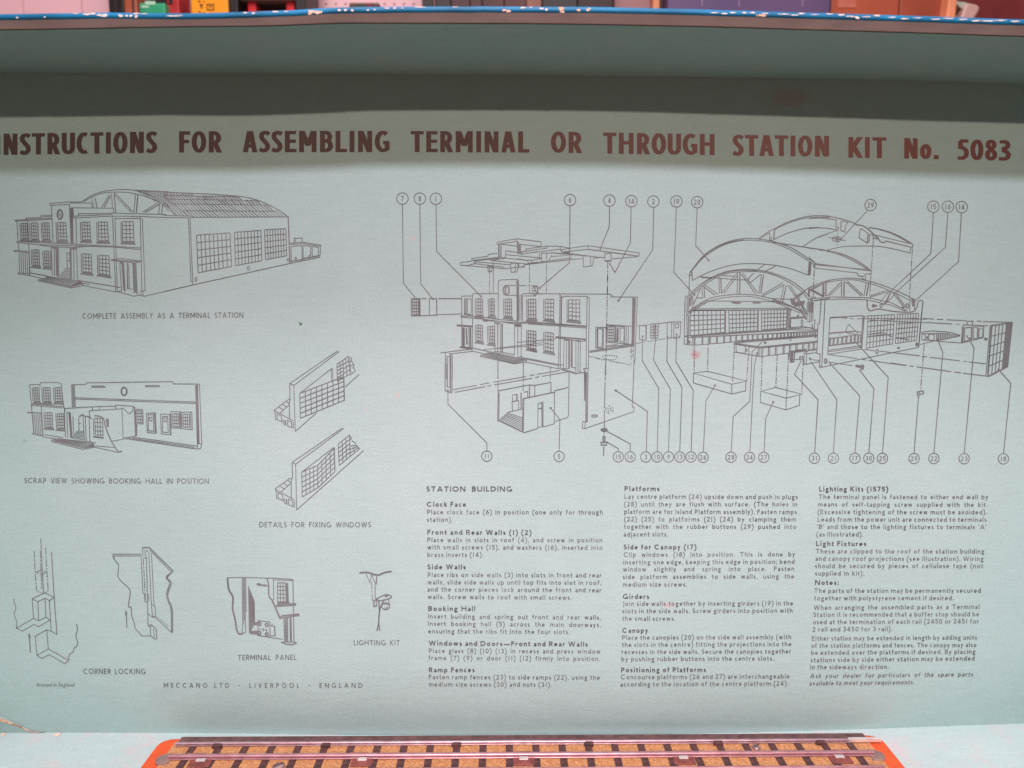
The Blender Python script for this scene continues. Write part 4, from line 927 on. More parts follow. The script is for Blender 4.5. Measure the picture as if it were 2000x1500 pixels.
p.draw(*A, '''w2 155,655 1005,715; 157,668 1005,728; 160,685 1000,745; 155,655 157,685; w2 75,640 75,265 90,248 600,250; 600,250 620,268 615,700; 610,700 600,1290; 635,268 632,700; 628,700 625,1340; w2 600,250 1355,255 1355,295 1745,297; 640,300 665,300 665,285 1010,287 1045,320 1030,1330; w2 1012,290 1008,720; 1002,720 998,1330; 645,290 640,700; 1378,262 1378,285
w2.2 555,870 1000,905; 555,885 930,935 1005,925; 560,877 990,915; 680,910 670,1330; 715,915 710,1330; 745,920 745,1330; w4.6 790,925 790,1310; v 2 w1.8 748,920 760,920 760,1330 750,1330; 850,925 850,1380; 885,930 880,1385; 915,930 910,1385; w4 685,912 740,918; w4 860,928 910,932; 640,1330 870,1403 922,1390 922,1370; 640,1345 860,1408; 640,1330 640,1345; w2.2 790,1310 850,1325; 670,1330 760,1330
w1.8 100,1175 600,1272; 100,1190 590,1285; 140,1240 590,1332 625,1325; 595,1275 595,1332; 600,1275 670,1280; c 962,1330 1025,1330 1025,1392 975,1395; 985,1335 985,1395; 920,1390 975,1395
c 1140,735 1250,735 1245,1040 1135,1035; c w2 1160,755 1235,755 1230,1020 1160,1020; w4 1162,757 1162,1020; 1285,740 1285,1050 1245,1045; 1250,735 1285,740; c 1295,705 1420,715 1412,960 1295,950; c 1445,720 1555,725 1550,970 1440,960; w4 1458,745 1456,942; c 1490,745 1550,745 1545,945 1490,945; w1.8 1610,722 1605,972 1555,972; 1580,722 1575,968; w2 1425,715 1425,960; 1295,697 1660,718
w2.2 1045,1080 1690,985; w2 1045,1097 1690,1003; 1290,1020 1660,975; 1290,1000 1450,985; v 5 w1.8 1672,315 1712,315 1692,1000 1658,990; 1745,297 1738,330 1722,720 1705,1200 1695,1265; 1690,1200 1705,1200; w2 1690,1210 1685,1481; 1672,300 1670,315
d w2.6 1040,1160 1110,1165 1180,1190 ; d w2.4 1150,1180 1250,1205 1330,1200; d w2.4 1330,1215 1400,1230 1480,1250; d w2.4 1470,1245 1560,1260 1640,1280 1650,1250; d w2 1230,1155 1330,1135; d w2 1330,1140 1450,1150 1440,1190; d w2 1250,1190 1350,1205 1440,1200; d w2 1660,1000 1655,1100; d 1645,1050 1650,1200; d 1690,1010 1680,1190; w1.6 1650,1100 1685,1060; 1655,1160 1680,1130; w2.2 d 1310,0 1280,1481
c 1770,710 1870,710 1865,920 1770,915; w3 1868,712 1864,920; v 3 w1.8 1990,700 1998,700 1996,880 1990,880; w2 d 90,1260 88,1481; w1.8 480,1310 478,1481; w1.8 752,1385 752,1481; 1.4 0,955 560,900''')
p.win(*A, '162,328 270,328 270,605 165,605; 405,328 530,328 527,625 405,610; 745,338 905,338 905,640 745,620; 160,780 270,795 270,1055 160,1030; 405,805 525,820 525,1095 405,1070', w_=1.75)
p.win(*A, '1312,728 1400,725 1400,938 1312,935', w_=1.7, sill=False)
p.draw(0, 0, 1, '''c 1303,630 1312,629 1311,660 1303,660; c 1316,629 1330,628 1328,659 1316,661; c 1319,632 1326,632 1325,640 1319,640; g 3 5 w1.9 1271,633 1286,632 1285,660 1271,661; w1.5 d 1245,636 1271,634; 1286,632 1316,628; w1.4 d 1241,671 1330,656; o 1255.3,656.8 1.9; o 1281,664 1.9; o 1303.5,657 1.8; o 1321.5,653 1.9''')
A = (850, 710, .14)
p.draw(*A, '''w2.4 140,0 138,370 155,385 230,407; v 2 w1.8 165,0 172,0 172,325 165,325; 165,325 205,330 205,0; w3 218,0 215,400; w2.2 240,0 235,405; 205,0 207,100; w2.2 178,375 178,565 720,1105 722,1220; o 178,372 2.0
w1.9 245,362 580,303; 625,295 748,268; w1.9 810,260 1265,180; w2.2 1320,168 1385,155; w1.9 1420,150 1740,95; w2 270,400 695,322; 725,318 780,305; w1.9 825,297 1355,203; w2.2 1395,193 1450,183; w1.9 1490,178 1860,112; w2 875,0 875,155; 875,185 875,215; 875,260 875,380; d 1230,0 1228,380; 1605,55 1605,230; w2 1868,115 1860,725 1840,755 1665,810
w2.3 880,380 1315,297 1390,305 1615,262 1615,400; w2.2 880,380 872,800 905,805; w2.2 892,410 888,800; w2.6 1315,297 1315,480; w2 1390,305 1390,465; w2.6 1225,490 1665,398; w2.2 1225,490 1218,945 1235,965 1430,905; 1238,495 1230,940; w2.6 1665,380 1865,330; w2 1665,380 1660,840 1505,885; 1430,905 1435,560 1505,540 1505,880; w2.8 1488,552 1492,885; w2.6 1435,632 1488,622; 1430,892 1490,880
c w1.8 1075,440 1145,428 1145,515 1080,525; 1065,535 1165,515 1165,640; w2.2 1072,535 1080,670; 1135,435 1135,515; w3 1198,405 1200,635; 1235,400 1290,388 1290,475; 905,780 930,765 935,745 965,740 970,718 1000,710 1005,685 1030,675 1210,635; w2 905,805 1210,950; h 7 1010,685 1215,758 1215,945 905,790; 905,780 903,805; w2 1610,620 1740,780 1728,1225; o 1610,620 2.2''')
A = (1110, 710, .14)
p.draw(*A, '''w2 275,130 265,815; 258,130 255,815; 245,130 242,810; w3 228,130 228,515; w2 235,130 237,515; 225,515 240,515; w2.2 520,0 515,160; 516,180 513,235; w2.2 512,260 505,620; w2.2 504,650 503,910; 500,945 497,1020; w2.6 495,1160 492,1290; w2 915,0 903,350 890,605 918,605 915,670; w2 915,670 235,905 195,903 200,810 235,815; 238,815 228,900; 240,815 265,815; e w2.4 365,730 40,14
w2 628,642 612,676; 573,692 545,684; 518,642 530,608; 560,593 590,593; 615,605 625,625; w2 600,642 590,660; 570,664 552,655; 548,635 560,622; 580,620 595,630; 535,670 525,660; e w3 500,925 42,20; e 500,922 22,8; c w2.4 482,1020 512,1020 512,1090 482,1090; w1.8 497,1020 497,1090; c w2.6 455,1098 540,1095 530,1138 460,1138; 490,1110 500,1120
w2.2 540,945 865,1120 862,1228; w3.6 540,945 560,957; w2.2 535,1092 697,1185 697,1228; w3.6 535,1090 548,1100; w2.2 662,375 1102,665 1088,1225; o 662,375 2.4; w2 1035,-380 1030,-43 1262,350 1240,1225; w2 1215,-328 1188,-50 1423,355 1397,1225; w2 1382,-380 1375,-30 1585,330 1554,1225; w2 1510,-405 1500,-30 1742,375 1713,1225''')
p.build('exploded_building_drawing', K_line, panel)

# ---- drawing: exploded platforms and canopy
p = Print(); A = (1300, 370, .16)
p.draw(*A, '''w2 130,220 118,620 100,1010 350,1285; o 352,1287 1.8; w2 385,230 367,685 525,865; o 527,866 1.8
~ w2.2 285,1050 320,985 450,820 600,710 760,640 950,600 1150,605 1350,645 1550,720 1750,850 1825,895; ~ 305,1010 450,845 600,735 760,660 950,622 1150,625 1340,660 1540,745 1740,870 1810,912; ~ w1.2 300,1000 450,832 600,722 760,650 950,611; ~ w2 325,1110 550,1000 800,925 1000,905 1250,915 1500,960 1740,1045; w2 290,1050 285,1280; c 295,1020 318,1000 312,1050 295,1050; w2 322,1000 325,1110; w3 1755,882 1740,1045; 1775,890 1765,1040; 1740,1045 1765,1040; w2 1825,890 1820,960; 1800,905 1815,960
w2 1130,600 1270,505; ~ w2.4 1270,505 1330,478 1500,395 1700,335 1900,320 2000,325; ~ 1330,490 1500,410 1700,352 1880,340 2000,345; ~ w2.2 1320,610 1500,530 1700,475 1850,465 2000,478; w3 1328,490 1320,610; w2 1270,525 1270,615 1310,620; 1150,600 1270,525; 1295,570 1285,615; w2.4 1300,640 1670,700 1960,745 2000,755; w2 1670,700 1820,600 2000,535; 1120,980 1210,915; w2 1210,1000 1340,935; w2.6 1880,740 1960,745
~ w2.2 290,1290 400,1180 550,1080 750,1000 950,975 1100,980 1300,1020 1500,1100 1650,1200 1760,1315; ~ w1.5 295,1305 415,1188 555,1090 750,1010 940,988 1120,990; ~ w1.8 300,1330 420,1205 560,1108 750,1025 930,1005 1150,1005 1330,1048 1500,1128 1640,1228 1740,1338; ~ w2 285,1490 450,1372 600,1312 850,1280 1100,1290 1350,1350 1600,1450 1740,1520; ~ w1.8 330,1490 500,1378 650,1332 850,1307 1080,1312 1340,1382 1560,1472 1640,1510
445,1200 455,1330; w2.4 470,1180 475,1325; 650,1080 658,1270; w2.8 672,1080 682,1265; 880,1010 872,1275; w2.8 908,1010 903,1275; 1170,1035 1140,1270; w2.6 1195,1035 1162,1270; 1445,1160 1402,1370; w2.6 1472,1172 1430,1372; 370,1320 450,1325
470,1160 640,1280; w2.2 460,1185 600,1288; 680,1270 868,1022; w2.2 710,1270 885,1040; w2 920,1030 1100,1275; 940,1020 1130,1270; w2 1170,1290 1430,1140; w2 1180,1305 1440,1165; w2 1490,1165 1690,1470; 1520,1170 1720,1485; w2 345,1400 430,1200; 320,1440 420,1230; v 4 w1.6 290,1320 330,1290 340,1400 290,1420
420,1065 570,1075 850,1100 1010,1105; w2.2 430,1075 570,1082; 700,1050 840,1060; w2 1015,1140 1015,1080 1075,1020; 1035,1135 1160,1035; 480,1360 1260,1370 1400,1362; w2 240,1310 235,1500; w2 265,1310 262,1500; 285,1290 280,1500; 300,1330 295,1430; 240,1310 290,1290
w3 800,1378 920,1385; w2 830,1390 900,1395; e w2 840,1378 12,10; e w2 885,1378 12,10; w3 1060,1378 1160,1385; e w2 1090,1380 11,10; e w2 1125,1380 11,10
~ w2.2 1690,1240 1740,1205 1870,1150 2000,1115; w3 1760,1225 1930,1310; 1800,1215 1925,1150; w1.8 1930,1150 1925,1300; w2.6 1957,1145 1955,1295; w1.8 1740,1335 1830,1330 1830,1315 1770,1312; w1.8 d 1812,980 1800,1320; w2 1745,1330 1745,1500; 1780,1335 1780,1500; w2 1800,1360 2000,1328; v 5 w1.8 1745,1200 1760,1215 1755,1310 1740,1300; v 5 w2.4 1520,1330 1570,1330 1590,1430 1540,1400; h 6 w2.2 1540,1390 1700,1360 1690,1400 1580,1430; w4 1580,1310 1690,1250; w3 1560,1340 1660,1280; w2.4 1600,1400 1640,1310; w2 1290,1330 1520,1340; 1300,1350 1430,1385''')
A = (1580, 370, .16)
p.draw(*A, '''w2.2 715,260 560,420 390,605; w2.2 1518,285 1500,600 1485,785 1000,1240 920,1400; w2.2 1695,285 1665,705 1090,1230 960,1370; w2.4 1860,290 1840,640 1825,880 1290,1365; w4 1300,1355 1275,1378; w4 400,595 380,612; w4 930,1385 905,1410
~ w2.6 0,325 150,322 330,345 480,385 600,435; ~ 0,355 150,350 320,370 330,372; ~ w2.2 0,478 130,468 250,478 345,495; w2 330,372 330,485; w2.4 392,385 388,500 440,520; w2 480,400 445,440 438,515; 392,385 480,402; w3 355,450 358,490; ~ w2.8 570,430 650,442 730,490 790,550 850,600; w2 630,475 618,520 612,590 710,655; w2 635,475 725,540; w3 722,540 712,655; w2 745,545 730,652; 745,545 780,560
w2.6 780,590 850,605 870,640 920,650 935,628 1265,710; w2 785,550 780,590; ~ w2.6 730,465 900,495 1080,560 1265,665; ~ 860,490 1000,535 1130,600 1250,668; w1.8 800,555 1230,660; w2.4 1265,665 1265,710; ~ w2 220,740 400,700 600,690 850,695 1050,730 1235,775; w2 1242,715 1235,775; e w2.2 310,605 24,28; e 345,608 20,30; e 370,608 14,28; 240,585 450,625; w1.8 d 350,500 343,680; w1.8 0,645 120,575 345,498
~ w2.8 0,715 200,742 420,795 600,880 760,990; ~ w2 220,750 400,805 580,893 730,985; w2 70,903 760,995 755,1030; 0,830 70,890 70,960 560,1015; 75,918 700,977; w2.2 560,1015 595,1025 600,1055 670,1060 690,1030 755,1030; 690,1060 690,1110; 640,1075 690,1110; 15,880 5,1040; w1.8 d 785,600 740,1300; w1.8 d 1262,720 1225,1330; w1.8 d 65,980 50,1320
~ w2.2 0,1205 200,1120 400,1088 550,1085 700,1110 900,1170 1100,1250 1290,1345; ~ w1.8 0,1228 200,1142 400,1107 550,1104 690,1132 880,1192 1080,1277 1230,1352; w2 0,1335 300,1312 730,1322 1000,1380 1200,1480; 70,1352 400,1337 710,1347 1000,1412 1180,1485; w2 180,1150 185,1305; w3 207,1145 205,1300; 400,1125 395,1305; w3 430,1120 425,1305; 700,1130 670,1300; w3 732,1135 700,1300
w3 25,1215 175,1300; 50,1200 170,1150 165,1290; w2.6 220,1300 395,1130; 245,1305 405,1155; w2.4 445,1125 640,1300; 470,1120 662,1290; 740,1300 970,1225; w2 740,1315 990,1242; 975,1250 860,1380; w3 1000,1245 940,1390; w2.6 1020,1250 1160,1440; 1050,1255 1190,1445
~ w2.8 710,1350 712,1430 745,1480 850,1460 1050,1490 1250,1495 1310,1450 1340,1360 1390,1360; w2.4 d 1390,1360 1375,1500; w5 770,1422 830,1418; e w2.4 785,1420 12,18; e w2.2 880,1420 14,22; w5 1262,1350 1272,1425; e w3 1200,1420 16,26; w2 1230,1340 1290,1345 1290,1480; 1232,1345 1230,1480; w3 1130,1440 1170,1440; w2 145,1340 140,1500; 195,1340 190,1500; 45,1335 40,1500; 20,1335 15,1500''')
A = (1320, 590, .14667)
p.draw(*A, '''w2 230,90 1490,80; 230,110 1480,100; 230,90 200,150; w2 120,0 110,555; w2 150,0 145,170 152,555; w2.4 168,180 163,560; 188,180 186,440; ~ w2 155,180 200,100 290,40 400,0; ~ 190,180 215,110 300,58 400,15
g 8 5 w2 190,112 650,110 650,402 190,445; g 8 5 w2 705,112 1090,105 1085,377 710,402; g 8 5 w2 1140,105 1480,98 1470,345 1140,370; w3 660,110 656,404; w3 1097,108 1092,380; 1490,100 1485,345; w3 1522,110 1515,345; 1500,105 1500,345; w3 1485,85 1540,110
w2 120,450 190,445 1520,355 1760,340 1885,368; w2.6 190,470 1885,388; 205,455 1520,368 1880,372; 110,555 205,572 345,565 760,530 1150,502 1885,440; 225,470 215,570; 115,455 190,470; e w2 182,530 8,18; w2 820,515 1885,435
w2 775,545 1150,512 1885,452; w2.2 775,545 1120,597 1885,520; 780,560 1120,610 1885,535; 775,545 780,665 1130,725 1500,680 1880,632; 1112,600 1108,720; 1140,602 1135,722; 1160,605 1155,722; c w1.8 800,562 925,577 925,682 805,667; c w1.8 970,592 1095,607 1092,715 975,700; e w2 942,640 8,16; w5 1172,532 1205,550; 880,530 1150,512; e w2 1525,505 8,3; e w2 1860,470 6,4
w4 1665,10 1690,10; w2.6 c 1510,655 1580,650 1570,795 1525,800; v 3 w1.8 1530,660 1560,655 1555,790 1535,795; w5 1585,652 1740,632; w3 1600,640 1730,632; w5 1740,650 1742,668; w2 1765,640 1885,620; c w2 1710,675 1742,682 1735,830 1705,825; w2 1742,690 1880,668; w2 1735,828 1909,795; c w2.6 1650,728 1690,722 1690,755 1650,760; w2 1570,770 1650,758; 1585,650 1575,765
w3 1530,218 1730,205; w2.4 1530,205 1725,195; w4 1612,180 1640,180; 1530,215 1525,345; w2 1670,230 1670,340; 1690,232 1690,330; 1525,340 1680,325 1840,345; w2 1853,240 1842,345; w2 1730,205 1740,235; ~ w2.4 1330,0 1500,50 1650,120 1740,235; ~ 1400,0 1560,62 1700,150 1728,205; w2.4 1640,0 1735,150 1710,160; w2 1580,0 1710,140; w2 1750,0 1745,240; 1780,0 1775,262; w2.4 1810,0 1800,262; 1830,0 1822,240; 1745,262 1805,262; 1822,240 1860,240; w2.6 1815,290 1820,345
w2.2 d 247,470 243,945; w2.2 d 432,450 422,920; w2 d 775,665 755,1060; w2 d 965,700 945,1050; w2.2 d 1150,725 1135,1180; w2.2 d 1350,690 1330,1135; w2.2 d 1500,680 1475,1275; w2.2 d 1697,760 1675,1225
c w2 235,945 420,920 950,1050 745,1092; w2 235,945 232,1075 745,1222 930,1180 930,1060; w2 745,1092 742,1222; 425,922 430,930; c w2 1130,1185 1325,1135 1680,1225 1470,1278; w2 1130,1185 1125,1335 1465,1435 1645,1375 1650,1240; w2 1470,1278 1465,1435
w2 520,1108 400,1320 365,1998; o 520,1108 2.2; w2 1295,1330 1195,1550 1175,2004; o 1295,1330 2.2; w2 1150,530 1015,660 985,1318 763,1524 736,1994; w2 1080,680 1045,850 1019,1295 985,2004; o 1080,680 1.8; w2.2 1670,775 1580,960 1893,1300 1848,2009''')
for x in (245,350,450,545,640,725,800,880,955,1020,1085,1155,1220,1285,1345,1395,1440,1490,1530,1570,1610,1645,1685,1715,1745,1785,1820,1855):
    yt = 470 - (x-190)*82/1695; yb = 572 - (x-200)*132/1685
    p.draw(*A, 'w2.6 %g,%g %g,%g; w1.3 %g,%g %g,%g' % (x, yt, x-3, yb, x+13, yt, x+10, yb-2))
for x in (1235,1330,1430,1515,1600,1690,1765,1830):
    yt = 608 - (x-1120)*73/765; yb = 720 - (x-1150)*88/730
    p.draw(*A, 'w2.6 %g,%g %g,%g; w1.4 %g,%g %g,%g' % (x, yt, x-3, yb, x+18, yt-2, x+15, yb-2))
A = (1530, 590, .14667)
p.draw(*A, '''w2 502,0 480,285 460,290 445,685 490,690 480,865 515,865; w2.2 552,0 510,865; w2 515,865 1800,600; 480,850 510,850; w2 1862,0 1835,200 1800,600; w2.4 620,205 1060,180; w2 1060,180 1035,600; w2 620,205 590,695; w2 590,695 1040,625; w2.6 1075,185 1043,600; w3.4 620,206 850,195; w1.5 1065,195 1130,182; 1030,600 1050,600
w3.4 615,413 950,388; 950,388 1040,400; w2 610,490 860,450 1035,430; 610,480 860,460; w2 600,582 1035,535; 600,575 960,530; 600,640 1030,580; 595,660 1030,602; w1.8 830,370 870,295 985,405; 830,370 860,415 1030,435; o 985,405 1.6; o 755,435 1.2
g 8 6 w1.9 1130,182 1480,165 1455,555 1105,612; g 8 6 w1.9 1520,160 1800,150 1775,510 1490,552; w3 1125,432 1320,405; w2.4 1125,460 1330,430; w2.4 1330,410 1450,460; w2.4 1500,470 1660,500
e w2.6 562,785 18,32; e w1.8 555,785 12,28; e w2.4 1247,658 17,26; w5 1515,612 1550,606; e w3.6 1775,562 9,18; w5.5 962,848 1030,865; w3 960,838 1025,850; e w3.4 1052,865 14,28; e w2 1042,865 12,26; w4.4 1030,920 1016,900
w1.9 590,795 925,848; w1.9 355,762 480,778; w4.4 350,735 358,770; w1.9 590,695 975,750; 1045,760 1105,770; w2.2 1130,775 1640,845; w2.4 1680,848 1730,855; w2.4 1775,860 1909,880; 1080,628 1215,648; w2 1280,652 1500,678 1805,715; w2 1845,720 1909,728; w2.2 750,200 850,215; w2 890,218 935,222; w1.8 985,222 1300,215 1909,228; 1150,235 1600,262 1909,275
c w2.8 1780,1195 1860,1180 1868,1215 1790,1240; e w2 1800,1212 14,20; w2.2 d 1875,560 1850,880 1825,1175; w4 1797,1280 1800,1255; w2.2 1800,1250 1780,1500 1740,2011
w2 370,795 712,1300 665,2008; w3.6 370,795 376,804; w2 625,820 1015,1245 953,2008; o 625,820 1.8; w2.2 1020,910 1205,1150 1137,2008; w2 960,530 1395,1000 1319,2008''')
for x in (612,660,715,775,830,890,940,985,1025):
    p.draw(*A, 'w3 %g,%g %g,%g; w1.3 %g,%g %g,%g' % (x+8, 486-(x-610)*.13, x, 578-(x-600)*.11, x+22, 484-(x-610)*.13, x+14, 576-(x-600)*.11))
A = (1740, 590, .13)
p.draw(*A, '''w2 478,0 450,300 418,680; w2.6 480,245 645,255; w2.6 690,258 785,262; w2.6 835,265 1140,280; w2.4 1210,285 1240,286; w2.6 1290,285 1360,288; w2.6 1385,292 1820,305; w2.4 530,305 920,328; 980,330 1030,333; w2.4 1080,340 1460,355
~ w2.4 450,455 600,435 700,440 880,455 1040,500; 460,475 700,470 880,475; c w1.8 465,480 515,485 515,565 465,570; c w2 565,485 650,480 650,575 570,570; w4 543,510 543,560; 440,635 650,582; w2 650,582 750,570 1040,508; w2 660,582 740,592 1070,615; 470,570 660,580
w2.6 1080,365 1095,345 1145,337; w2.6 1145,337 1145,290 1180,285 1225,290 1225,337; w2.6 1180,345 1395,368 1385,535; w2.2 1385,535 1070,612; w3.4 1080,365 1062,610; 1095,375 1080,600; c w2 1110,390 1210,375 1205,560 1100,590; c w2 1240,370 1300,385 1295,545 1235,550; c w2 1325,400 1385,405 1375,525 1320,535; w4 1215,372 1208,560; w3 1305,385 1300,545; w6 1400,545 1450,560; w3 1410,560 1445,572; w3 1110,385 1200,378; w5 1185,545 1215,548; w2.6 1240,550 1370,540
w2.4 1490,350 1825,307; w2 1490,350 1425,1110; w2.4 1505,355 1450,1112; w2 1825,305 1755,970; w2.2 1755,970 1480,1117 1420,1110; g 4 5 w2.4 1520,360 1735,322 1670,1005 1460,1110; v 7 w2 1735,320 1822,308 1755,970 1670,1008; h 5 w2.2 1735,320 1822,308 1755,970 1670,1008; w4 1780,310 1825,308
w2.6 0,915 235,950; w2.6 280,957 340,965; w2.6 390,972 905,1045; w3 950,1050 1050,1062; w2.6 1080,1067 1420,1110; w2.4 30,760 430,805; 465,818 535,823; w2.4 580,828 1035,882; 1090,888 1140,893; w2.4 1170,898 1420,925
w2.2 693,548 780,755 645,2272; w4.4 693,548 700,575; w2.2 1140,510 1180,560 1248,690 1100,2275; o 1140,508 1.6; o 1185,548 2; w2.2 1615,1010 1800,1220 1690,2277; o 1615,1010 2.2''')
for k in range(13):
    x = 690 + k*27
    p.draw(*A, 'w2.8 %g,%g %g,%g' % (x, 465+k*2, x, 572-k*4.5))
p.build('exploded_platform_drawing', K_line, panel)
p = Print(); p.draw(0, 0, 1, 'w3 584,630 590,633; w3 585,635 590,633'); p.build('ink_speck', mat('green_ink', (0.05, 0.16, 0.10), 0.7), panel)

# ================================================================== the toy railway track lying on the bottom wall
M_orange = mat('orange_track_base', (0.72, 0.088, 0.014), 0.5, var=0.10, scale=120)
M_cork = mat('printed_ballast', (0.42, 0.165, 0.060), 0.7, col2=(0.64, 0.31, 0.13), scale=900, bump=0.3, bscale=1200)
M_sleeper = mat('dark_brown_sleeper', (0.085, 0.032, 0.030), 0.55, var=0.35, scale=300)
M_rail = mat('tinned_rail', (0.54, 0.28, 0.30), 0.36, metal=0.45, col2=(0.42, 0.20, 0.22), scale=220)
M_raildark = mat('dark_rail_side', (0.20, 0.095, 0.090), 0.45, metal=0.5, var=0.3, scale=200)
M_tie = mat('brown_insulator_fibre', (0.22, 0.055, 0.045), 0.6, var=0.3, scale=200)
M_fish = mat('bright_tin', (0.90, 0.78, 0.74), 0.25, metal=0.6, var=0.1, scale=200)
M_pad = mat('grey_brown_fibre_pad', (0.26, 0.16, 0.14), 0.8, var=0.2, scale=200)
zf = Z_FLOOR
HB = 0.0034                                  # height of the plate's flat top
pl = on_z(332, 1441, zf+HB); pr = on_z(1700, 1433.5, zf+HB)
ang = math.atan2(pr.y-pl.y, pr.x-pl.x)
mid_ = (pl+pr)/2
track = thing('toy_railway_track', 'straight three rail tinplate toy track with orange ends lying along the foot of the lid', 'toy track', (mid_.x, mid_.y, zf+0.0002))
track.rotation_euler = (0, 0, ang)
LEN = (pr-pl).length
LH = LEN/2 + 0.0035                          # half length of plate
WD = 0.040                                   # plate depth, toward the camera (negative y)
def tr(o):
    return o
base = MB()
r = 0.006
BE = -0.0010
def corner(cx, cy, a0): return [(cx + r*cos(radians(a0+k*18)), cy + r*sin(radians(a0+k*18))) for k in range(6)]
out = corner(LH-r, BE-r, 0) + corner(-LH+r, BE-r, 90)[0:] + corner(-LH+r, -WD+r, 180) + corner(LH-r, -WD+r, 270)
base.prism(out, 0, HB)
base.build('base_plate', M_orange, track, bevel=0.0006)
# raised ballast bed with printed stones, set in from the orange ends
BX = LEN/2 - 0.0042
bed = MB(); bed.prism([(-BX, BE-0.0040), (-BX, -WD+0.003), (BX, -WD+0.003), (BX, BE-0.0040)], HB-0.0004, HB+0.0007)
bed.build('ballast_bed', M_cork, track, bevel=0.0003)
# sleepers: pitch measured from the picture
def tx(px, py=1465):
    p_ = on_z(px, py, zf+HB+0.0008); q = p_ - Vector(track.location)
    return q.x*cos(-ang) - q.y*sin(-ang)
first = None; k = 0; px = 374.0
slm = None
while px < 1690:
    x = tx(px)
    if slm is None:
        b = MB(); b.box(-0.00165, 0.00165, -WD+0.0036, BE-0.0046, 0, 0.00045)
        o = b.build('sleeper', M_sleeper, track, bevel=0.00015, loc=(x, 0, HB+0.0007)); slm = o.data; first = o
    else:
        o = first.copy(); C.objects.link(o); o.parent = track; o.location = (x, 0, HB+0.0007)
    px += 51.75
# rails
RTOP = HB + 0.0024
def ty(px, py, z):
    q = on_z(px, py, zf+z) - Vector(track.location)
    return q.x*sin(-ang) + q.y*cos(-ang)
RY = [(ty(350, 1452.5, RTOP)+ty(1690, 1442.5, RTOP))/2, (ty(330, 1477, RTOP)+ty(1700, 1468.5, RTOP))/2, (ty(330, 1505, RTOP)+ty(1720, 1497, RTOP))/2]
def rail(y, x0, x1, name='rail', fat=1.0):
    # bull head tinplate profile: rolled head, thin web, wide foot
    prof = [(-.0009,0),(-.0008,.0002),(-.0003,.0003),(-.0003,.0006),(-.00068,.0008),(-.00075,.0011),(-.0005,.0014),(0,.00152),(.0005,.0014),(.00075,.0011),(.00068,.0008),(.0003,.0006),(.0003,.0003),(.0008,.0002),(.0009,0)]
    prof = [(a*fat, z*(.5+.5*fat)) for a, z in prof]; b = MB(); n_ = len(prof); st = 40
    for i in range(st+1):
        x = x0 + (x1-x0)*i/st; w_ = 0.00006*noise.noise(Vector((x*60, y*50, 2)))
        b.v += [(x, y+a+w_, z+w_) for a, z in prof]
    for i in range(st):
        for j in range(n_-1): b.f.append((i*n_+j, i*n_+j+1, (i+1)*n_+j+1, (i+1)*n_+j))
    b.f.append(tuple(range(n_-1,-1,-1))); b.f.append(tuple(st*n_+j for j in range(n_)))
    o = b.build(name, M_rail, track, loc=(0, 0, HB+0.00115))
    return o
rail(RY[0], tx(352, 1446), tx(1688, 1440)).data.materials[0] = mat('far_rail', (0.52,0.36,0.38), .4, metal=.7, col2=(.40,.24,.26), scale=220); rail(RY[1], tx(333, 1479), tx(1700, 1468), fat=1.4); rail(RY[2], tx(330, 1500), tx(1722, 1497))
# dark foot flange behind the far rail
b = MB(); b.box(tx(352, 1446), tx(1690, 1440), RY[0]+0.0012, BE-0.0004, HB+0.0001, HB+0.0012); b.build('rail_flange', M_raildark, track, bevel=0.0002)
# bright fishplate at the right end of the far rail
b = MB(); b.box(tx(1652, 1445), tx(1716, 1445), RY[0]-0.0010, RY[0]+0.0007, HB+0.0012, HB+0.0030); b.build('fishplate', M_fish, track, bevel=0.0004)
# chairs holding the far rail
for px in (338+92, 640, 893, 1150, 1402, 1602):
    b = MB(); x = tx(px, 1452); b.box(x-0.0019, x+0.0019, RY[0]-0.0027, RY[0]+0.0004, HB+0.0006, HB+0.0024); b.box(x-0.0026, x-0.0018, RY[0]-0.0022, RY[0]-0.0010, HB+0.0006, HB+0.0017)
    b.build('rail_chair', M_sleeper, track, bevel=0.0003)
# fibre insulators carrying the middle rail, each with a bent tin lug
for px in (392, 707, 1023, 1337, 1645):
    x = tx(px, 1490); b = MB(); b.box(x-0.0048, x+0.0048, RY[1]-0.0066, RY[1]-0.0012, HB+0.0006, HB+0.0014)
    o = b.build('rail_insulator', M_tie, track, bevel=0.0003)
    b = MB(); b.box(x-0.0021, x+0.0021, RY[1]-0.0036, RY[1]-0.0013, HB+0.0014, HB+0.0021); b.build('tin_lug', M_fish, o, bevel=0.0003)
    x2 = tx(px-3, 1463); b = MB(); b.box(x2-0.0040, x2+0.0040, RY[1]+0.0014, RY[1]+0.0040, HB+0.0006, HB+0.00125); b.build('rail_insulator', mat('worn_fibre', (0.36, 0.13, 0.07), 0.7, var=0.3, scale=300), track, bevel=0.0003)
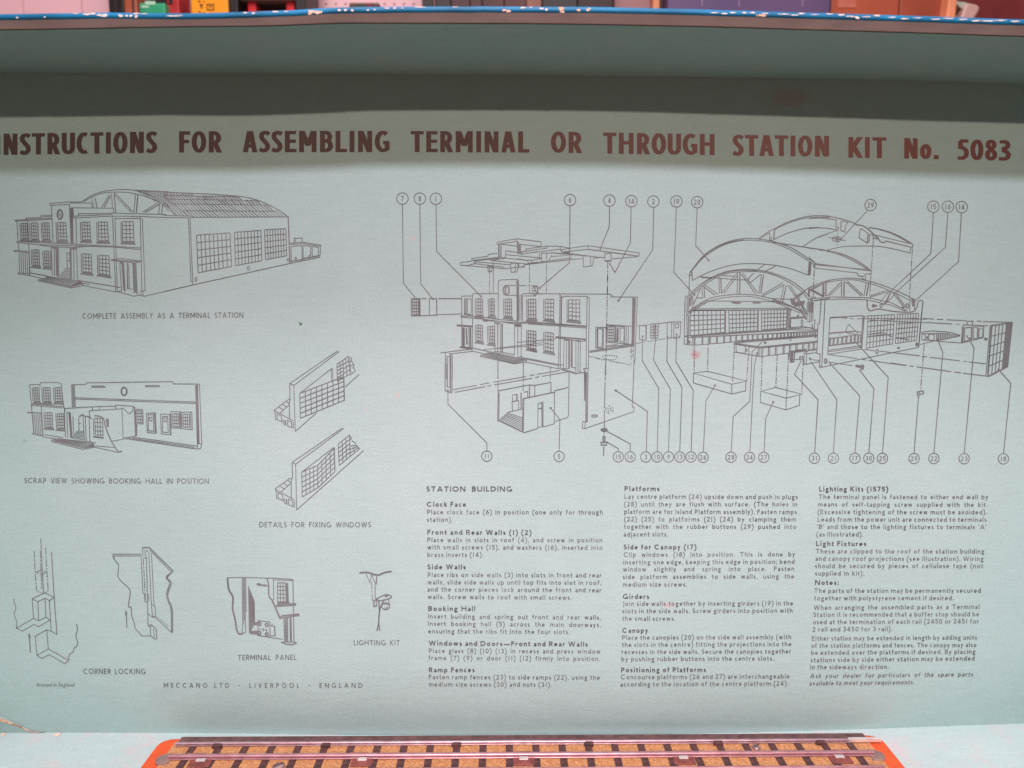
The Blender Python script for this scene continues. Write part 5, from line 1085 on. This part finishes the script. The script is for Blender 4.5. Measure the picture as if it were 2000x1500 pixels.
# fixing screws
for px, py, rr in ((546, 1495, .0028), (1478, 1463, .0021)):
    x = tx(px, py); c_ = on_z(px, py, zf+HB+.001) - Vector(track.location); yy = c_.y
    b = MB(); kk = 14
    rings = [(1, 0), (1, .0004), (.8, .0009), (.4, .0012)]
    for f_, h_ in rings: b.v += [(x+rr*f_*cos(2*pi*i/kk), yy+rr*f_*sin(2*pi*i/kk), HB+.0007+h_) for i in range(kk)]
    for j in range(3):
        for i in range(kk): b.f.append((j*kk+i, j*kk+(i+1)%kk, (j+1)*kk+(i+1)%kk, (j+1)*kk+i))
    b.f.append(tuple(3*kk+i for i in range(kk)))
    o = b.build('screw_head', mat('tarnished_screw', (0.40, 0.27, 0.25), 0.4, metal=.6, var=.3, scale=400), track, smooth=True)
    b = MB(); b.box(-rr*.8, rr*.8, -.0002, .0002, 0, .0003); s_ = b.build('screw_slot', M_sleeper, o, loc=(x, yy, HB+.00185)); s_.rotation_euler = (0, 0, .6)
# fibre end pads under the middle rail
for px, sg in ((322, -1), (1716, 1)):
    x = tx(px, 1482); b = MB(); pts = [(x + sg*0.0036*cos(radians(a)), RY[1]-0.0004 + 0.0040*sin(radians(a))) for a in range(-90, 91, 18)] + [(x-sg*0.003, RY[1]+0.0036), (x-sg*0.003, RY[1]-0.0044)]
    if sg < 0: pts = pts[::-1]
    b.prism(pts, HB-0.0002, HB+0.0012); b.build('end_pad', M_pad, track, bevel=0.0003)

# ================================================================== table, wall and the things behind the lid
M_table = mat('brown_table_top', (0.20, 0.10, 0.06), 0.5, var=0.25, scale=30)
t_ = MB(); t_.box(-0.9, 0.9, -0.75, 0.75, Z_FLOOR-0.03, Z_FLOOR-0.0021); t_.build('table_top', M_table, kind='structure')
YW = 0.66; YS = 0.50
M_wall = mat('pinkish_white_wall_paint', (0.80, 0.52, 0.54), 0.6, var=0.04, scale=8)
wl = MB(); wl.box(-1.2, 1.2, YW+0.004, YW+0.03, -0.3, 1.4); wl.build('back_wall', M_wall, kind='structure')
SH = 0.20
sf = MB(); sf.box(-0.75, 0.75, 0.36, YW+0.003, SH-0.018, SH); shelf = sf.build('storage_shelf', mat('brown_shelf_board', (0.25, 0.11, 0.07), 0.6, var=0.2, scale=20))
tag(shelf, 'brown shelf board behind the lid carrying the boxes and packets', 'shelf')
for sx_ in (-0.7, 0.66):
    b = MB(); b.box(sx_, sx_+0.02, 0.38, YW, Z_FLOOR-0.0021-SH*0, SH-0.018); b.build('shelf_support', shelf.data.materials[0], shelf)
Zt = 0.42
def bx(px0, px1, y, dep, top=Zt, z0=SH):
    a = on_y(px0, 20, y).x; c_ = on_y(px1, 20, y).x
    return MB().box(a, c_, y, y+dep, z0, top)
def zpy(py, y): return on_y(1000, py, y).z
# pale panels on the wall at the left
pw = thing('panelled_board', 'pale pink painted board leaning upright behind the lid at far left', 'board', (on_y(100, 20, .6).x, .6, SH))
def put(parent, b, name, m, bevel=0.001, **kw):
    o = b.build(name, m, None, bevel=bevel, **kw); o.parent = parent; o.location = Vector(o.location) - Vector(parent.location); return o
M_pale = mat('pale_pink_board', (0.84, 0.53, 0.56), 0.5, var=0.03, scale=6)
for a, c_ in ((-120, 44.5), (46, 159), (160.5, 216)): put(pw, bx(a, c_, .60, .02), 'board_panel', M_pale, 0.0006)
# perforated board
pg = thing('pegboard', 'pinkish white perforated pegboard on the wall behind the packets', 'pegboard', (on_y(700, 20, .63).x, .63, SH))
put(pg, bx(216, 900, .63, .006), 'board_panel', mat('pegboard_face', (0.78, 0.50, 0.52), 0.5, var=.05, scale=10), 0)
ho = MB()
for j, py in enumerate((-11, 7.5, 26.5, 45)):
    for i in range(-6, 30):
        px = 618 + i*19.0 + (9.5 if False else 0)
        if 225 < px < 895:
            c_ = on_y(px, py, .6295); rr = 0.0011; k = 8
            ho.add([(c_.x+rr*cos(2*pi*q/k), .6297, c_.z+rr*sin(2*pi*q/k)) for q in range(k)] + [(c_.x, .6292, c_.z)], [(q, (q+1)%k, k)[::-1] for q in range(k)])
put(pg, ho, 'peg_holes', mat('peg_hole_dark', (0.05, 0.02, 0.02), 0.9), 0, kind='stuff')
M_blk = mat('black_plastic', (0.012, 0.008, 0.008), 0.5, var=.3); M_brn = mat('dark_brown_wood', (0.055, 0.020, 0.018), 0.6, col2=(0.10, 0.035, 0.03), scale=25)
def solid(name, label, cat, b, m, parts=(), bevel=.0015, yy=.5):
    xs = [v[0] for v in b.v]; t = thing(name, label, cat, ((min(xs)+max(xs))/2, yy, SH))
    put(t, b, 'body', m, bevel)
    for nm, pb, pm in parts: put(t, pb, nm, pm, .0004)
    return t
y = .5
solid('black_folder', 'black upright folder beside the pale board and the orange brown block', 'folder', bx(212, 243, y, .09), M_blk, [('spine_ridge', bx(224, 227, y-.001, .002), mat('dark_grey_rib', (.03,.02,.02)))])
solid('wooden_block', 'orange brown wooden block between black folder and green packet', 'block', bx(243, 268, y, .07), mat('orange_brown_wood', (0.50, 0.13, 0.06), .5, col2=(.38,.09,.04), scale=30), [('dark_edge', bx(258, 262, y-.001, .002), M_brn)])
solid('grey_sleeve', 'grey cardboard sleeve with black cap standing behind the green packet', 'sleeve', bx(268, 326, y+.03, .03), mat('grey_card', (.45,.30,.31), .6, var=.1), [('black_cap', bx(286, 326, y+.024, .03, zpy(-12, y+.024), zpy(6, y+.024)), M_blk)])
g_ = bx(272, 323, y-.01, .03, zpy(5.5, y-.01)); solid('green_packet', 'small green packet with pale printing between the wooden block and the red packet', 'packet', g_, mat('green_card', (0.03, 0.36, 0.17), .45, var=.15), [('pale_print', bx(284, 304, y-.0104, .0004, zpy(9, y), zpy(16, y)), mat('pale_green_print', (.45,.75,.55))), ('pale_print', bx(276, 291, y-.0104, .0004, zpy(18, y), zpy(22, y)), mat('pale_green_print', (.45,.75,.55)))], yy=.49)
solid('red_packet', 'red and dark packet hanging left of the dotted board and yellow packet', 'packet', bx(326, 350, y, .03), mat('red_card', (0.62, 0.03, 0.04), .45, col2=(.30,.02,.02), scale=60), [('dark_corner', bx(330, 338, y-.0004, .0004, Zt, zpy(9, y)), M_blk)])
ye = solid('yellow_packet', 'orange yellow packet with small black printed marks', 'packet', bx(373, 446, y-.01, .04), mat('yellow_card', (0.95, 0.36, 0.01), .45, var=.06), yy=.49)
for a, c_, p0, p1 in ((388,392,1,4),(391,396,8,12),(388,391,22,26),(395,399,25,28),(398,400,2,5),(404,418,8,9.5),(404,405.5,8,20),(417,418.5,8,20),(404,418,18.5,20),(409,414,12.5,14),(392,395,14,16)):
    put(ye, bx(a, c_, y-.0105, .0005, zpy(p0, y-.01), zpy(p1, y-.01)), 'printed_mark', M_blk, 0)
solid('black_post', 'black upright post between yellow packet and red edged tray', 'post', bx(446, 465, y-.01, .05), M_blk)
rk = thing('red_edged_rack', 'grey topped rack with red uprights in front of the pegboard', 'rack', (on_y(520, 20, y).x, y, SH))
put(rk, bx(461, 578, y-.005, .05, Zt, zpy(2.5, y)), 'top_rail', mat('grey_green_metal', (.20,.19,.17), .5), .001)
put(rk, bx(466, 574, y+.01, .03, zpy(2.5, y), zpy(6, y)), 'dark_strip', M_blk, .0005)  # black strip set below the rack's top rail
for a, c_ in ((484, 500), (559, 575)): put(rk, bx(a, c_, y, .02, zpy(2.5, y)), 'upright', mat('red_paint', (.62,.02,.03), .4), .001)
put(rk, bx(500, 559, y+.004, .01, zpy(19, y)), 'tray_front', mat('dark_red_tray', (.30,.04,.05), .5, var=.3), .001)
solid('black_box_file', 'narrow black box file leaning right of the red edged rack', 'box file', bx(576, 597, y-.005, .06), M_blk)
dk = bx(682, 741, y, .05, zpy(4.5, y)); solid('dark_camera', 'low dark brown and green box standing before the pink wall', 'box', dk, mat('dark_olive', (.035,.03,.015), .5, col2=(.13,.05,.03), scale=80), [('lens_ring', bx(716, 728, y-.003, .003, zpy(8, y), zpy(20, y)), mat('dark_red_ring', (.14,.02,.02)))])
cb = thing('dark_cabinet', 'dark brown slatted cabinet standing behind the middle of the lid', 'cabinet', (on_y(1010, 20, y).x, y, SH))
for a, c_, m_, dd in ((824,847,M_blk,0),(847,850,mat('pale_strip',(.42,.24,.24)),.001),(850,881,M_blk,0),(881,918,M_brn,.002),(918,942,M_brn,.0),(942,985,M_brn,.003),(985,1028,M_brn,.001),(1028,1058,mat('mid_brown_wood',(.24,.10,.07),.6,var=.2),-.002),(1058,1128,M_blk,.004),(1128,1198,mat('near_black_wood',(.028,.010,.010),.6,var=.3),.002)):
    put(cb, bx(a+.4, c_-.4, y+dd, .08), 'cabinet_board', m_, .0008)
solid('mauve_board', 'mauve brown board standing between dark cabinet and thin orange post', 'board', bx(1199, 1274, y+.02, .03), mat('mauve_brown', (.26,.13,.13), .6, col2=(.33,.17,.16), scale=20))
solid('thin_wooden_post', 'thin orange wooden post left of the blue box', 'post', bx(1275, 1289, y, .02), mat('orange_wood', (.62,.24,.10), .5, var=.15))
solid('dark_divider', 'dark narrow divider between orange post and blue box', 'divider', bx(1289, 1303, y+.01, .04), M_brn)
bb = solid('blue_box', 'large dark blue violet box right of centre behind the lid', 'box', bx(1304, 1622, y-.02, .10), mat('blue_violet_cover', (0.085, 0.055, 0.155), .5, col2=(.125,.075,.18), scale=14), yy=.48)
for a in (1370, 1442, 1566, 1583): put(bb, bx(a, a+2, y-.0206, .0006, Zt, zpy(26, y) if a != 1583 else zpy(14, y)), 'scuffed_line', mat('scuffed_blue', (.30,.20,.30), .6), 0)
M_wd = mat('red_orange_wood', (0.52, 0.115, 0.045), .45, col2=(0.40, 0.085, 0.04), scale=18); M_wd2 = mat('worn_pink_wood', (.62,.22,.15), .5, col2=(.46,.11,.06), scale=30)
solid('wooden_crate', 'red orange wooden crate side right of the blue box', 'crate', bx(1623, 1756, y-.01, .05), M_wd, [('scuffed_patch', bx(1636, 1672, y-.0106, .0006, zpy(-5, y), zpy(22, y)), M_wd2)], yy=.49)
solid('wooden_box', 'plain reddish brown box side between crate and bright post', 'box', bx(1757, 1849, y-.006, .05), mat('red_brown_wood', (.34,.072,.035), .45, var=.15, scale=18))
b = MB(); a0 = on_y(1848, 40, y-.02).x; a1 = on_y(1866, 40, y-.02).x; c0 = on_y(1853, 0, y-.02).x; c1 = on_y(1870, 0, y-.02).x
z0_, z1_ = zpy(40, y-.02), zpy(0, y-.02); k_ = (z1_-z0_)
b.prism_y([(a0-(c0-a0)/k_*(z0_-SH), SH), (a1-(c1-a1)/k_*(z0_-SH), SH), (c1+(c1-a1)/k_*(Zt-z1_), Zt), (c0+(c0-a0)/k_*(Zt-z1_), Zt)], y-.02, y)
solid('bright_wooden_post', 'bright orange wooden post leaning slightly beside the pale handle', 'post', b, mat('bright_orange_wood', (.88,.33,.16), .45, var=.08), yy=.48)
b = MB(); pts = [(1872,46),(1886,10),(1894,5),(1910,9),(1915,15),(1912,22),(1898,46)]
b.prism_y([(on_y(px, py, y-.015).x, on_y(px, py, y-.015).z) for px, py in pts], y-.015, y+.01)
b2 = MB(); pts = [(1868,2),(1884,4),(1892,6),(1880,18),(1868,8)]
b2.prism_y([(on_y(px, py, y-.01).x, on_y(px, py, y-.01).z) for px, py in pts], y-.01, y+.012)
hd = solid('pale_handle', 'pale grey pink tool handle poking up at the right between post and dark red box', 'handle', b, mat('pale_grey_plastic', (.60,.38,.32), .45, var=.08), [('handle_tip', b2, mat('pale_green_plastic', (.50,.52,.42), .45))], bevel=.002, yy=.485)
# the handle's shaft reaches down to the shelf
b = MB(); pts = [(1868, 46.5), (1894, 46.5), (1870, 110), (1846, 110)]
b.prism_y([(on_y(px, py, y-.012).x, max(SH, on_y(px, py, y-.012).z)) for px, py in pts], y-.012, y+.008)
put(hd, b, 'handle_shaft', hd.children[0].data.materials[0], .001)
solid('dark_red_box', 'dark red brown box at the far right behind the lid', 'box', bx(1868, 2150, y+.03, .09), mat('dark_red_box', (.16,.022,.022), .5, col2=(.24,.035,.03), scale=20), [('pale_sticker', bx(1993, 2040, y+.0294, .0006, zpy(60, y), zpy(28, y)), M_wd2)], yy=.53)
